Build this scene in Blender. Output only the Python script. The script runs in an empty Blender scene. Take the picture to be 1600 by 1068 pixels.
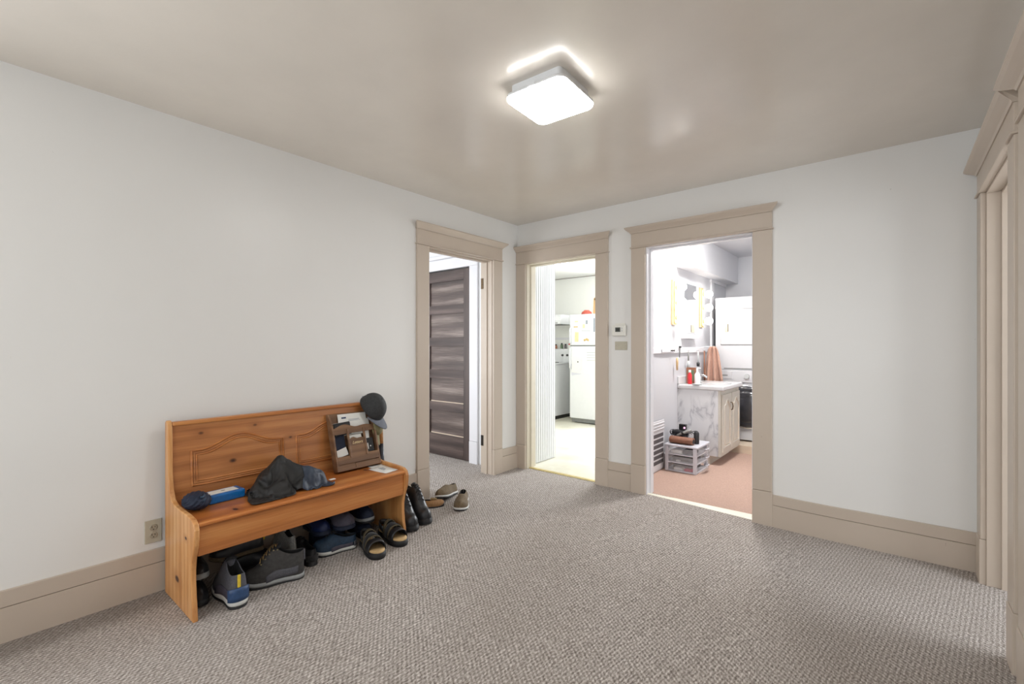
import bpy, math, random
from math import pi, sin, cos, sqrt, radians as rad
from mathutils import Vector, Matrix, noise

sc = bpy.context.scene
COL = sc.collection
# ---------------------------------------------------------------- camera, light, exposure
HCAM = 1.255
YAW = math.atan2(596.0, 724.0)
cam_d = bpy.data.cameras.new('camera')
cam_d.sensor_width = 36.0
cam_d.lens = 724.0 / 1600 * 36
cam_d.shift_y = 6.0 / 1600
cam_d.clip_start = 0.02
cam = bpy.data.objects.new('camera', cam_d)
cam.location = (0, 0, HCAM)
cam.rotation_euler = (pi / 2, 0, YAW)
COL.objects.link(cam)
sc.camera = cam

sc.view_settings.view_transform = 'Standard'
sc.view_settings.look = 'None'
sc.view_settings.gamma = 1.0
sc.view_settings.use_curve_mapping = False
sc.view_settings.exposure = 0.06

world = bpy.data.worlds.new('daylight')
sc.world = world
world.use_nodes = True
bg = world.node_tree.nodes['Background']
bg.inputs['Color'].default_value = (0.86, 0.93, 1.0, 1)
bg.inputs['Strength'].default_value = 1.0

def area(name, loc, rot, sx, sy, power, col=(1, 1, 1)):
    l = bpy.data.lights.new(name, 'AREA')
    l.shape = 'RECTANGLE'; l.size = sx; l.size_y = sy
    l.energy = power; l.color = col
    o = bpy.data.objects.new(name, l)
    o.location = loc; o.rotation_euler = rot
    COL.objects.link(o)
    return o
# daylight standing in unseen windows, two of them added as fill (all behind or beside the camera, or in the side rooms)
DAY = (0.93, 0.965, 1.0)
area('window_daylight_front', (-1.35, -1.93, 1.35), (pi / 2, 0, 0), 2.5, 1.55, 30, DAY)
area('side_fill_light', (-2.95, -0.95, 1.35), (pi / 2, 0, -pi / 2), 1.1, 1.45, 30, DAY)  # fill light for the right trim, in an added window
area('window_daylight_hall', (2.33, 2.9, 1.35), (pi / 2, 0, pi / 2), 1.2, 1.4, 50, DAY)
area('window_daylight_bedroom', (-4.3, 0.93, 1.35), (pi / 2, 0, 0), 1.3, 1.4, 50, DAY)
area('kitchen_fill_light', (-2.5, 6.95, 1.45), (pi / 2, 0, pi), 0.9, 1.3, 120, DAY)  # unseen fill added behind the casing to brighten the folded kitchen door
area('window_daylight_bathroom', (0.73, 5.2, 1.55), (pi / 2, 0, pi / 2), 0.9, 1.0, 8, DAY)
LAMP_E = 29.0      # emission of the ceiling lamp's diffuser
BULB_E = 17.0      # emission of the vanity globes
KLAMP_E = 40.0
BFILL_E = 185.0  # emission of the added bathroom fill light

# ---------------------------------------------------------------- materials
def srgb(r, g, b):
    f = lambda c: (c / 255 / 12.92) if c / 255 <= 0.04045 else ((c / 255 + 0.055) / 1.055) ** 2.4
    return (f(r), f(g), f(b), 1.0)

class NT:
    def __init__(self, name):
        m = bpy.data.materials.new(name); m.use_nodes = True
        self.m = m; self.t = m.node_tree
        self.b = self.t.nodes['Principled BSDF']
    def n(self, kind, **kw):
        nd = self.t.nodes.new(kind)
        for k, v in kw.items():
            setattr(nd, k, v)
        return nd
    def l(self, a, b):
        self.t.links.new(a, b)
    def math(self, op, a, b=None, c=None, clamp=False):
        nd = self.n('ShaderNodeMath', operation=op, use_clamp=clamp)
        for i, v in enumerate((a, b, c)):
            if v is None: continue
            if isinstance(v, (int, float)): nd.inputs[i].default_value = v
            else: self.l(v, nd.inputs[i])
        return nd.outputs[0]
    def ramp(self, fac, stops):
        nd = self.n('ShaderNodeValToRGB')
        el = nd.color_ramp.elements
        while len(el) < len(stops): el.new(0.5)
        for e, (p, c) in zip(el, stops):
            e.position = p; e.color = c
        self.l(fac, nd.inputs[0])
        return nd.outputs[0]
    def mix(self, fac, a, b, mode='MIX'):
        nd = self.n('ShaderNodeMix', data_type='RGBA', blend_type=mode)
        if isinstance(fac, (int, float)): nd.inputs[0].default_value = fac
        else: self.l(fac, nd.inputs[0])
        for i, v in ((6, a), (7, b)):
            if isinstance(v, tuple): nd.inputs[i].default_value = v
            else: self.l(v, nd.inputs[i])
        return nd.outputs[2]
    def coord(self, scale=(1, 1, 1), rot=(0, 0, 0), loc=(0, 0, 0), kind='Object'):
        tc = self.n('ShaderNodeTexCoord'); mp = self.n('ShaderNodeMapping')
        mp.inputs['Scale'].default_value = scale
        mp.inputs['Rotation'].default_value = rot
        mp.inputs['Location'].default_value = loc
        self.l(tc.outputs[kind], mp.inputs[0])
        return mp.outputs[0]
    def noise(self, vec, scale, detail=3, rough=0.5, dist=0.0):
        nd = self.n('ShaderNodeTexNoise')
        nd.inputs['Scale'].default_value = scale; nd.inputs['Detail'].default_value = detail
        nd.inputs['Roughness'].default_value = rough; nd.inputs['Distortion'].default_value = dist
        if vec is not None: self.l(vec, nd.inputs['Vector'])
        return nd.outputs[0]
    def bump(self, h, strength, dist=0.002):
        nd = self.n('ShaderNodeBump')
        nd.inputs['Strength'].default_value = strength; nd.inputs['Distance'].default_value = dist
        self.l(h, nd.inputs['Height']); self.l(nd.outputs[0], self.b.inputs['Normal'])
    def set(self, **kw):
        for k, v in kw.items():
            k = k.replace('_', ' ')
            s = self.b.inputs[k]
            if isinstance(v, (int, float, tuple)): s.default_value = v
            else: self.l(v, s)
        return self

M = {}
def plain(key, col, rough=0.5, var=0.06, scale=30, bump=0.0, metal=0.0, spec=0.5, coat=0.0, sheen=0.0):
    t = NT(key)
    v = t.coord()
    n = t.noise(v, scale, 3)
    a = tuple(c * (1 - var) for c in col[:3]) + (1,)
    b = tuple(min(1, c * (1 + var)) for c in col[:3]) + (1,)
    c = t.ramp(n, [(0.3, a), (0.7, b)])
    t.set(Base_Color=c, Roughness=rough, Metallic=metal, Specular_IOR_Level=spec, Coat_Weight=coat, Sheen_Weight=sheen)
    if bump: t.bump(n, bump)
    M[key] = t.m
    return t.m

def emit(key, col, strength):
    t = NT(key)
    t.set(Base_Color=(0.9, 0.9, 0.9, 1), Emission_Color=col, Emission_Strength=strength)
    M[key] = t.m

def paint(key, col, rough, blot=0.03, bump=0.12, marks=0.0, dirt=None):
    t = NT(key)
    v = t.coord()
    big = t.noise(v, 1.6, 4, 0.6)
    fine = t.noise(v, 70, 2, 0.6)
    wav = t.noise(v, 9, 3, 0.5)
    a = tuple(c * (1 - blot) for c in col[:3]) + (1,)
    b = tuple(min(1, c * (1 + blot)) for c in col[:3]) + (1,)
    c = t.ramp(big, [(0.3, a), (0.7, b)])
    if marks:
        mk = t.noise(t.coord(scale=(1, 1, 0.6)), 38, 2, 0.4, 0.6)
        f = t.ramp(mk, [(0.0, (0, 0, 0, 1)), (0.79, (0, 0, 0, 1)), (0.83, (1, 1, 1, 1))])
        c = t.mix(t.math('MULTIPLY', f, marks), c, dirt)
    t.set(Base_Color=c, Roughness=t.math('ADD', rough, t.math('MULTIPLY', t.math('SUBTRACT', wav, 0.5), 0.12)))
    t.bump(t.math('ADD', t.math('MULTIPLY', fine, 0.35), wav), bump, 0.004)
    M[key] = t.m

paint('wall_paint', srgb(232, 231, 228), 0.36, 0.012, 0.06, 0.35, srgb(150, 142, 134))
paint('room_white', srgb(232, 232, 232), 0.4, 0.01, 0.05)
paint('bath_white', srgb(206, 206, 210), 0.4, 0.01, 0.05)
paint('kitchen_white', srgb(238, 238, 233), 0.45, 0.01, 0.05)
paint('ceiling_paint', srgb(223, 216, 206), 0.22, 0.04, 0.16)
paint('trim_paint', srgb(195, 181, 166), 0.38, 0.03, 0.10, 0.55, srgb(120, 100, 80))
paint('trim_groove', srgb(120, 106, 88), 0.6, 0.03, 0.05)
paint('trim_cream', srgb(222, 213, 194), 0.4, 0.04, 0.08, 0.4, srgb(150, 120, 70))
paint('trim_white', srgb(226, 225, 228), 0.35, 0.01, 0.05)

def carpet(key):
    t = NT(key)
    v = t.coord()
    sep = t.n('ShaderNodeSeparateXYZ'); 
    wob = t.n('ShaderNodeTexNoise'); wob.inputs['Scale'].default_value = 34; wob.inputs['Detail'].default_value = 2
    t.l(v, wob.inputs['Vector'])
    va = t.n('ShaderNodeVectorMath', operation='MULTIPLY_ADD')
    t.l(wob.outputs['Color'], va.inputs[0]); va.inputs[1].default_value = (0.013, 0.013, 0); t.l(v, va.inputs[2])
    t.l(va.outputs[0], sep.inputs[0])
    x, y = sep.outputs[0], sep.outputs[1]
    # looped pile: short slanted loops in offset rows
    p = 2 * pi / 0.021; p2 = 2 * pi / 0.036
    u = t.math('ADD', t.math('MULTIPLY', x, p), t.math('MULTIPLY', y, p * 0.42))
    w = t.math('SUBTRACT', t.math('MULTIPLY', y, p2), t.math('MULTIPLY', x, p2 * 0.42))
    a = t.math('SINE', u); b = t.math('SINE', w)
    ab = t.math('MULTIPLY', a, b)
    grain = t.noise(v, 330, 2, 0.7)
    mid = t.noise(t.coord(scale=(1, 0.38, 1), rot=(0, 0, 0.42)), 170, 2, 0.6)
    h = t.math('ADD', t.math('ADD', t.math('MULTIPLY', ab, 0.15), 0.5),
               t.math('ADD', t.math('MULTIPLY', t.math('SUBTRACT', grain, 0.5), 0.8), t.math('MULTIPLY', t.math('SUBTRACT', mid, 0.5), 0.95)))
    c = t.ramp(h, [(0.2, srgb(92, 84, 79)), (0.5, srgb(170, 161, 154)), (0.82, srgb(240, 234, 229))])
    big = t.noise(v, 1.3, 4, 0.6)
    c = t.mix(t.ramp(big, [(0.35, (0.25, 0.25, 0.25, 1)), (0.7, (0, 0, 0, 1))]), c, srgb(132, 118, 104))
    # darker brown strip along the long wall, its edge varied by noise
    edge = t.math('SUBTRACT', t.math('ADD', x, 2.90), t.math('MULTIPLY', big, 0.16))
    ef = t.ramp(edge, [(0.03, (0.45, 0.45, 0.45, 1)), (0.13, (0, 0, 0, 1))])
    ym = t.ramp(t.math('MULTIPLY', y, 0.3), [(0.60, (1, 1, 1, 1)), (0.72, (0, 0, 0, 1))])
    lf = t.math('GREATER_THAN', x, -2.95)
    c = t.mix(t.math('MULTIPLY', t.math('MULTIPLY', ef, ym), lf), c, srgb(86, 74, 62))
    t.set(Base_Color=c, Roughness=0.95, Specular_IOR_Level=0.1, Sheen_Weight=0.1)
    t.bump(h, 0.7, 0.006)
    M[key] = t.m
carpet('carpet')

def wood(key, axis, c0, c1, c2, knots=(), rough=0.35, fine=1.0, kr=0.012):
    t = NT(key)
    sx = [9, 9, 9]; sx[axis] = 0.9
    v = t.coord(scale=tuple(sx))
    base = t.coord()
    warp = t.noise(v, 1.1, 3, 0.5)
    bands = t.n('ShaderNodeTexWave', wave_type='RINGS', rings_direction='XYZ'[axis])
    bands.inputs['Scale'].default_value = 0.55 * fine; bands.inputs['Distortion'].default_value = 9.0
    bands.inputs['Detail'].default_value = 2; bands.inputs['Detail Scale'].default_value = 0.8
    t.l(v, bands.inputs['Vector'])
    fs = [60, 60, 60]; fs[axis] = 2.0
    fib = t.noise(t.coord(scale=tuple(fs)), 2.0, 3, 0.6)
    f = t.math('ADD', t.math('ADD', t.math('MULTIPLY', bands.outputs['Fac'], 0.20), t.math('MULTIPLY', warp, 0.78)),
               t.math('MULTIPLY', t.math('SUBTRACT', fib, 0.5), 0.5))
    c = t.ramp(f, [(0.18, c0), (0.5, c1), (0.82, c2)])
    for k in knots:
        vm = t.n('ShaderNodeVectorMath', operation='SUBTRACT'); t.l(base, vm.inputs[0]); vm.inputs[1].default_value = k[:3]
        ms = t.n('ShaderNodeVectorMath', operation='MULTIPLY'); t.l(vm.outputs[0], ms.inputs[0])
        s = [0.35, 1, 1] if axis != 0 else [1, 1, 1]; s[axis] = 0.65
        ms.inputs[1].default_value = s
        ln = t.n('ShaderNodeVectorMath', operation='LENGTH'); t.l(ms.outputs[0], ln.inputs[0])
        r = k[3] if len(k) > 3 else kr
        d = t.math('DIVIDE', ln.outputs['Value'], r)
        halo = t.ramp(t.math('MULTIPLY', d, 0.33), [(0.25, (0.55, 0.55, 0.55, 1)), (1.0, (0, 0, 0, 1))])
        c = t.mix(halo, c, c0)
        core = t.ramp(d, [(0.55, (1, 1, 1, 1)), (1.0, (0, 0, 0, 1))])
        c = t.mix(core, c, srgb(62, 30, 18))
    t.set(Base_Color=c, Roughness=rough, Coat_Weight=0.15, Coat_Roughness=0.3)
    t.bump(fib, 0.08, 0.001)
    M[key] = t.m

P0, P1, P2 = srgb(150, 88, 42), srgb(190, 120, 62), srgb(214, 152, 90)
wood('pine_long', 1, P0, P1, P2)
wood('pine_seat', 1, srgb(146, 80, 36), srgb(186, 112, 54), srgb(212, 146, 82), [(0.36, 0.20, 0.448, 0.009), (0.22, 1.02, 0.448, 0.008), (0.30, 0.7, 0.448, 0.007)])
wood('pine_back', 1, srgb(150, 92, 50), srgb(186, 122, 70), srgb(206, 148, 92),
     [(0.01, 0.150, 0.792, 0.013), (0.01, 0.42, 0.80, 0.012), (0.02, 0.30, 0.62, 0.017), (0.02, 0.62, 0.70, 0.011), (0.02, 0.265, 0.545, 0.006), (0.02, 0.9, 0.62, 0.010)])
wood('pine_side', 2, srgb(176, 112, 58), srgb(212, 152, 92), srgb(232, 184, 128), [(0.20, 0.0, 0.13, 0.012), (0.33, 0.0, 0.36, 0.006)])
wood('organizer_wood', 1, srgb(84, 60, 42), srgb(120, 88, 62), srgb(150, 116, 84), rough=0.6)
wood('dark_door_wood', 0, srgb(46, 36, 34), srgb(76, 62, 58), srgb(112, 96, 90), rough=0.42, fine=0.5)
wood('dark_door_panel', 0, srgb(50, 40, 38), srgb(92, 78, 73), srgb(158, 144, 136), rough=0.36, fine=0.4)  # palest tone paints light sheen smudges into the wood colour
wood('dark_door_wood_upright', 2, srgb(48, 38, 35), srgb(76, 62, 58), srgb(102, 87, 81), rough=0.42, fine=0.8)
wood('light_oak', 2, srgb(196, 150, 90), srgb(222, 184, 124), srgb(240, 212, 164), rough=0.3)
wood('tan_board', 2, srgb(190, 150, 100), srgb(212, 176, 126), srgb(226, 196, 150), rough=0.5)

plain('black_leather', srgb(34, 34, 37), 0.42, 0.25, 60, 0.15)
plain('shoe_lining', srgb(20, 20, 21), 0.9, 0.2, 80)
plain('black_rubber', srgb(26, 26, 28), 0.65, 0.2, 80, 0.1)
plain('black_fabric', srgb(30, 30, 32), 0.85, 0.3, 120, 0.2, sheen=0.1)
plain('charcoal_suede', srgb(60, 58, 57), 0.8, 0.25, 60, 0.25)
plain('slate_mesh', srgb(82, 82, 88), 0.75, 0.2, 150, 0.3)
plain('blue_panel', srgb(44, 72, 112), 0.45, 0.2, 60, 0.1)
plain('navy_fabric', srgb(22, 32, 54), 0.7, 0.25, 90, 0.2)
plain('teal_navy', srgb(34, 56, 78), 0.6, 0.25, 70, 0.15)
plain('royal_blue', srgb(16, 32, 76), 0.5, 0.2, 60, 0.1)
plain('plum_grey', srgb(76, 72, 84), 0.8, 0.15, 60, 0.15)
plain('sole_white', srgb(206, 206, 202), 0.6, 0.08, 60)
plain('sole_grey', srgb(150, 152, 152), 0.6, 0.1, 60)
plain('lace_dark', srgb(44, 42, 42), 0.8, 0.2, 200)
plain('lace_grey', srgb(120, 120, 118), 0.8, 0.2, 200)
plain('lace_tan', srgb(150, 124, 82), 0.8, 0.2, 200)
plain('metal_ring', srgb(190, 178, 140), 0.3, 0.1, 60, metal=0.8)
plain('yellow_tab', srgb(226, 196, 60), 0.6, 0.1, 80)
plain('brown_canvas', srgb(104, 88, 66), 0.85, 0.2, 120, 0.3)
plain('brown_strap', srgb(84, 74, 54), 0.8, 0.25, 90, 0.2)
plain('tan_suede', srgb(150, 112, 74), 0.85, 0.2, 100, 0.2)
plain('footbed_tan', srgb(200, 168, 120), 0.75, 0.12, 60, 0.1)
plain('silver_shoe', srgb(150, 150, 146), 0.4, 0.3, 110, 0.2, metal=0.3)
plain('jacket_black', srgb(27, 26, 26), 0.58, 0.3, 26, 0.15)
plain('jacket_lining', srgb(44, 54, 70), 0.58, 0.25, 26, 0.15)
plain('cap_black', srgb(50, 51, 52), 0.8, 0.2, 90, 0.2)
plain('cap_olive', srgb(128, 122, 88), 0.85, 0.15, 90, 0.2)
plain('visor_grey', srgb(104, 108, 118), 0.75, 0.12, 90, 0.1)
plain('paper_white', srgb(236, 235, 230), 0.7, 0.02, 20)
plain('paper_print', srgb(150, 156, 166), 0.7, 0.1, 60)
plain('ink_navy', srgb(40, 58, 96), 0.6, 0.1, 60)
plain('cobalt_plastic', srgb(14, 104, 176), 0.28, 0.12, 40, coat=0.3)
plain('bat_navy', srgb(34, 36, 48), 0.35, 0.3, 40)
plain('bat_tan', srgb(176, 130, 84), 0.4, 0.2, 60)
plain('plate_beige', srgb(190, 184, 166), 0.35, 0.05, 30)
plain('plate_edge', srgb(170, 162, 144), 0.35, 0.05, 30)
plain('slot_dark', srgb(30, 26, 22), 0.6, 0.1, 30)
plain('thermostat_white', srgb(232, 230, 222), 0.4, 0.02, 30)
plain('lcd_dark', srgb(84, 88, 82), 0.3, 0.1, 30)
plain('appliance_white', srgb(230, 231, 232), 0.28, 0.01, 20)
plain('laundry_white', srgb(204, 204, 207), 0.28, 0.01, 20)
plain('appliance_grey', srgb(190, 192, 192), 0.4, 0.03, 20)
plain('seam_grey', srgb(130, 130, 128), 0.5, 0.05, 20)
plain('black_gloss', srgb(24, 24, 26), 0.2, 0.1, 20)
plain('drum_glass', srgb(56, 56, 60), 0.12, 0.3, 8, coat=0.5)
plain('chrome', srgb(210, 212, 214), 0.15, 0.03, 20, metal=1.0)
plain('door_white_board', srgb(236, 238, 239), 0.42, 0.02, 20)
plain('hinge_dark', srgb(50, 44, 38), 0.45, 0.2, 60, metal=0.6)
plain('hinge_bronze', srgb(96, 78, 56), 0.4, 0.2, 60, metal=0.6)
plain('brass_strip', srgb(214, 196, 138), 0.35, 0.1, 30, metal=0.3)
plain('threshold_white', srgb(240, 236, 220), 0.4, 0.03, 30)
plain('vanity_cream', srgb(208, 203, 192), 0.4, 0.03, 20)
plain('basin_white', srgb(216, 215, 216), 0.15, 0.01, 20)
plain('bin_white', srgb(212, 212, 220), 0.35, 0.01, 20)
plain('bin_content_dark', srgb(110, 106, 108), 0.7, 0.3, 18)
plain('bin_content_pink', srgb(210, 70, 100), 0.6, 0.2, 30)
plain('bin_content_white', srgb(224, 222, 222), 0.6, 0.1, 30)
plain('brown_leather', srgb(138, 92, 70), 0.45, 0.15, 40, 0.2)
plain('red_plastic', srgb(206, 40, 48), 0.35, 0.1, 30)
plain('towel_tan', srgb(182, 142, 124), 0.95, 0.15, 120, 0.5, sheen=0.3)
plain('register_grey', srgb(92, 88, 90), 0.5, 0.1, 30)
plain('red_bowl', srgb(176, 78, 62), 0.4, 0.15, 30)
plain('spice_green', srgb(104, 124, 96), 0.4, 0.15, 30)
plain('spice_amber', srgb(172, 112, 84), 0.4, 0.15, 30)
plain('magnet_gold', srgb(206, 176, 110), 0.5, 0.15, 30)
plain('paper_yellow', srgb(240, 218, 168), 0.7, 0.06, 30)
plain('bath_carpet', srgb(186, 156, 141), 0.95, 0.14, 160, 0.5)
plain('platform_tan', srgb(214, 196, 174), 0.5, 0.06, 20)
plain('curtain_line', srgb(120, 112, 104), 0.6, 0.05, 20)

def marble(key):
    t = NT(key)
    v = t.coord(scale=(1, 1, 0.55), rot=(0, 0.5, 0))
    n = t.n('ShaderNodeTexNoise'); n.inputs['Scale'].default_value = 6.0; n.inputs['Detail'].default_value = 5
    n.inputs['Distortion'].default_value = 0.5; t.l(v, n.inputs['Vector'])
    d = t.math('ABSOLUTE', t.math('SUBTRACT', n.outputs[0], 0.5))
    c = t.ramp(d, [(0.0, srgb(182, 182, 187)), (0.02, srgb(208, 208, 211)), (0.075, srgb(224, 224, 226))])
    t.set(Base_Color=c, Roughness=0.3)
    M[key] = t.m
marble('marble_laminate')

def lino(key):
    t = NT(key)
    v = t.coord()
    n = t.noise(v, 3.5, 5, 0.65)
    c = t.ramp(n, [(0.3, srgb(214, 208, 186)), (0.65, srgb(232, 229, 212))])
    t.set(Base_Color=c, Roughness=0.3)
    M[key] = t.m
lino('kitchen_lino')

def clear(key, col, alpha):
    t = NT(key)
    t.set(Base_Color=col, Roughness=0.25, Alpha=alpha)
    M[key] = t.m
clear('clear_plastic', (0.85, 0.87, 0.9, 1), 0.16)
def mirror(key):
    t = NT(key); t.set(Base_Color=(0.92, 0.93, 0.93, 1), Metallic=1.0, Roughness=0.03); M[key] = t.m
mirror('mirror')
emit('lamp_diffuser', (1.0, 0.995, 0.98, 1), LAMP_E)
emit('globe_glow', (1.0, 0.97, 0.92, 1), BULB_E)
emit('bath_fill', (1.0, 0.985, 0.96, 1), BFILL_E)
emit('kitchen_glow', (1.0, 0.99, 0.97, 1), KLAMP_E)
emit('led_pink', (1.0, 0.3, 0.6, 1), 1.0)
# ---------------------------------------------------------------- mesh helpers
class MB:
    def __init__(self):
        self.v = []; self.f = []
    def box(self, x0, x1, y0, y1, z0, z1, mp=None):
        i = len(self.v)
        c = [(x, y, z) for z in (z0, z1) for y in (y0, y1) for x in (x0, x1)]
        if mp: c = [mp(*p) for p in c]
        self.v += c
        self.f += [tuple(i + k for k in q) for q in ((0, 2, 3, 1), (4, 5, 7, 6), (0, 1, 5, 4), (2, 6, 7, 3), (0, 4, 6, 2), (1, 3, 7, 5))]
        return self
    def loft(self, rings, close=True, cap0=True, cap1=True):
        i = len(self.v); n = len(rings[0])
        for r in rings: self.v += [tuple(p) for p in r]
        m = n if close else n - 1
        for a in range(len(rings) - 1):
            for k in range(m):
                k2 = (k + 1) % n
                self.f.append((i + a * n + k, i + a * n + k2, i + (a + 1) * n + k2, i + (a + 1) * n + k))
        if cap0: self.f.append(tuple(i + k for k in reversed(range(n))))
        if cap1: self.f.append(tuple(i + (len(rings) - 1) * n + k for k in range(n)))
        return self
    def tube(self, path, r, n=8, cap=True, closed=False):
        P = [Vector(p) for p in path]
        R = r if isinstance(r, (list, tuple)) else [r] * len(P)
        rings = []; up = None
        N = len(P)
        for i, p in enumerate(P):
            if closed: t = P[(i + 1) % N] - P[(i - 1) % N]
            else: t = P[min(i + 1, N - 1)] - P[max(i - 1, 0)]
            if t.length < 1e-9: t = Vector((0, 0, 1))
            t.normalize()
            if up is None:
                up = Vector((0, 0, 1)) if abs(t.z) < 0.9 else Vector((1, 0, 0))
            s = t.cross(up)
            if s.length < 1e-6: s = t.cross(Vector((0, 1, 0.3)))
            s.normalize(); up = s.cross(t).normalized()
            rings.append([p + (s * cos(2 * pi * k / n) + up * sin(2 * pi * k / n)) * R[i] for k in range(n)])
        if closed: rings.append(rings[0])
        return self.loft(rings, True, cap and not closed, cap and not closed)
    def prism(self, pts, fn, a, b):
        """pts polygon (u,w); fn(u,w,t)->xyz, t from a to b"""
        return self.loft([[fn(u, w, a) for u, w in pts], [fn(u, w, b) for u, w in pts]])
    def lathe(self, prof, c=(0, 0, 0), n=20, axis=2):
        rings = []
        for r, z in prof:
            ring = []
            for k in range(n):
                a = 2 * pi * k / n
                p = [r * cos(a), r * sin(a)]
                q = (p[0], p[1], z) if axis == 2 else ((z, p[0], p[1]) if axis == 0 else (p[1], z, p[0]))
                ring.append((c[0] + q[0], c[1] + q[1], c[2] + q[2]))
            rings.append(ring)
        return self.loft(rings)
    def grid(self, fn, nu, nv):
        i = len(self.v)
        for a in range(nu + 1):
            for b in range(nv + 1):
                self.v.append(tuple(fn(a / nu, b / nv)))
        for a in range(nu):
            for b in range(nv):
                q = i + a * (nv + 1) + b
                self.f.append((q, q + nv + 1, q + nv + 2, q + 1))
        return self
    def build(self, name, mat, parent=None, smooth=False, bevel=0.0, sub=0, seg=2, weld=False, solid=0.0, fix=True):
        me = bpy.data.meshes.new(name)
        me.from_pydata(self.v, [], self.f)
        me.materials.append(M[mat] if isinstance(mat, str) else mat)
        import bmesh
        bm = bmesh.new(); bm.from_mesh(me)
        if weld: bmesh.ops.remove_doubles(bm, verts=bm.verts, dist=1e-5)
        if fix: bmesh.ops.recalc_face_normals(bm, faces=bm.faces)
        bm.to_mesh(me); bm.free()
        if smooth:
            for p in me.polygons: p.use_smooth = True
        o = bpy.data.objects.new(name, me)
        COL.objects.link(o)
        if parent is not None: o.parent = parent
        if solid:
            s = o.modifiers.new('thickness', 'SOLIDIFY'); s.thickness = solid; s.offset = 0
        if sub:
            s = o.modifiers.new('smooth', 'SUBSURF'); s.levels = sub; s.render_levels = sub
        if bevel:
            b = o.modifiers.new('edges', 'BEVEL'); b.width = bevel; b.segments = seg; b.limit_method = 'ANGLE'; b.angle_limit = rad(40)
            b.harden_normals = False
        return o

def bx(name, mat, parent, x0, x1, y0, y1, z0, z1, bevel=0.0, mp=None):
    return MB().box(x0, x1, y0, y1, z0, z1, mp).build(name, mat, parent, bevel=bevel)

def tag(o, label=None, cat=None, group=None, kind=None):
    if label: o['label'] = label
    if cat: o['category'] = cat
    if group: o['group'] = group
    if kind: o['kind'] = kind
    return o
def thing(name, label, cat, loc=(0, 0, 0), rot=(0, 0, 0), group=None, kind=None):
    o = bpy.data.objects.new(name, None)
    o.empty_display_size = 0.05
    o.location = loc; o.rotation_euler = rot
    COL.objects.link(o)
    return tag(o, label, cat, group, kind)
def struct(o, label=None):
    o['kind'] = 'structure'
    if label: o['label'] = label
    return o
def sstep(t):
    t = max(0.0, min(1.0, t)); return t * t * (3 - 2 * t)
def lerp(a, b, t): return a + (b - a) * t

# ---------------------------------------------------------------- room shell
XL, XR, YB, YF, H = -2.92, 0.375, 3.63, -1.9, 2.462
def fz(x, y):
    """height of the old, slightly uneven floor"""
    return 0.04 * sstep((y - 0.6) / 2.4) * (1 - sstep((x + 1.75) / 1.5)) 

def wall(name, mp, mat, u0, u1, z0, z1, th, holes, label=None):
    """one connected slab with openings; mp(u, d, z) with d going out of the room"""
    us = sorted({u0, u1, *[h[0] for h in holes], *[h[1] for h in holes]})
    zs = sorted({z0, z1, *[h[2] for h in holes], *[h[3] for h in holes]})
    def solid(i, j):
        if i < 0 or j < 0 or i >= len(us) - 1 or j >= len(zs) - 1: return False
        cu, cz = (us[i] + us[i + 1]) / 2, (zs[j] + zs[j + 1]) / 2
        return not any(h[0] < cu < h[1] and h[2] < cz < h[3] for h in holes)
    b = MB(); idx = {}
    def vv(i, j, k):
        key = (i, j, k)
        if key not in idx:
            idx[key] = len(b.v); b.v.append(mp(us[i], th * k, zs[j]))
        return idx[key]
    for i in range(len(us) - 1):
        for j in range(len(zs) - 1):
            if not solid(i, j): continue
            b.f.append((vv(i, j, 0), vv(i + 1, j, 0), vv(i + 1, j + 1, 0), vv(i, j + 1, 0)))
            b.f.append((vv(i, j, 1), vv(i, j + 1, 1), vv(i + 1, j + 1, 1), vv(i + 1, j, 1)))
            for (di, dj, a, c) in ((-1, 0, (i, j), (i, j + 1)), (1, 0, (i + 1, j + 1), (i + 1, j)), (0, -1, (i + 1, j), (i, j)), (0, 1, (i, j + 1), (i + 1, j + 1))):
                if not solid(i + di, j + dj):
                    b.f.append((vv(*a, 0), vv(*a, 1), vv(*c, 1), vv(*c, 0)))
    return struct(b.build(name, mat), label)

mL = lambda u, d, z: (XL - d, u, z)          # left wall, d > 0 leaves the room
mB = lambda u, d, z: (u, YB + d, z)
mR = lambda u, d, z: (XR + d, u, z)
mF = lambda u, d, z: (u, YF - d, z)
TH = 0.13
HEAD = 2.062
# door openings: left (u0,u1), kitchen, bath, right far, right near
LD, KD, BD, RD, ND = (2.47, 3.255), (-2.803, -2.025), (-1.566, -0.770), (2.70, 3.46), (1.50, 2.345)
g = 0.014
wall('wall_left', mL, 'wall_paint', YF - .1, YB + .3, -0.05, H, TH, [(LD[0] - g, LD[1] + g, -0.05, HEAD + g), (-1.5, -0.4, 0.6, 2.1)], 'long off white painted wall behind the pine bench')
wall('wall_back', mB, 'wall_paint', XL, XR + .1, -0.05, H, TH, [(KD[0] - g, KD[1] + g, -0.05, HEAD + g), (BD[0] - g, BD[1] + g, -0.05, HEAD + g)], 'off white wall holding the kitchen and bathroom doorways')
wall('wall_right', mR, 'wall_paint', YF - .1, YB, -0.05, H, TH, [(RD[0] - g, RD[1] + g, -0.05, HEAD + g), (ND[0] - g, ND[1] + g, -0.05, HEAD + g)], 'off white wall with two trimmed doorways close beside the camera')
wall('wall_front', mF, 'wall_paint', XL, XR, -0.05, H, TH, [(-2.6, -0.1, 0.55, 2.15)], 'off white wall with a wide window behind the camera')
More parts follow.
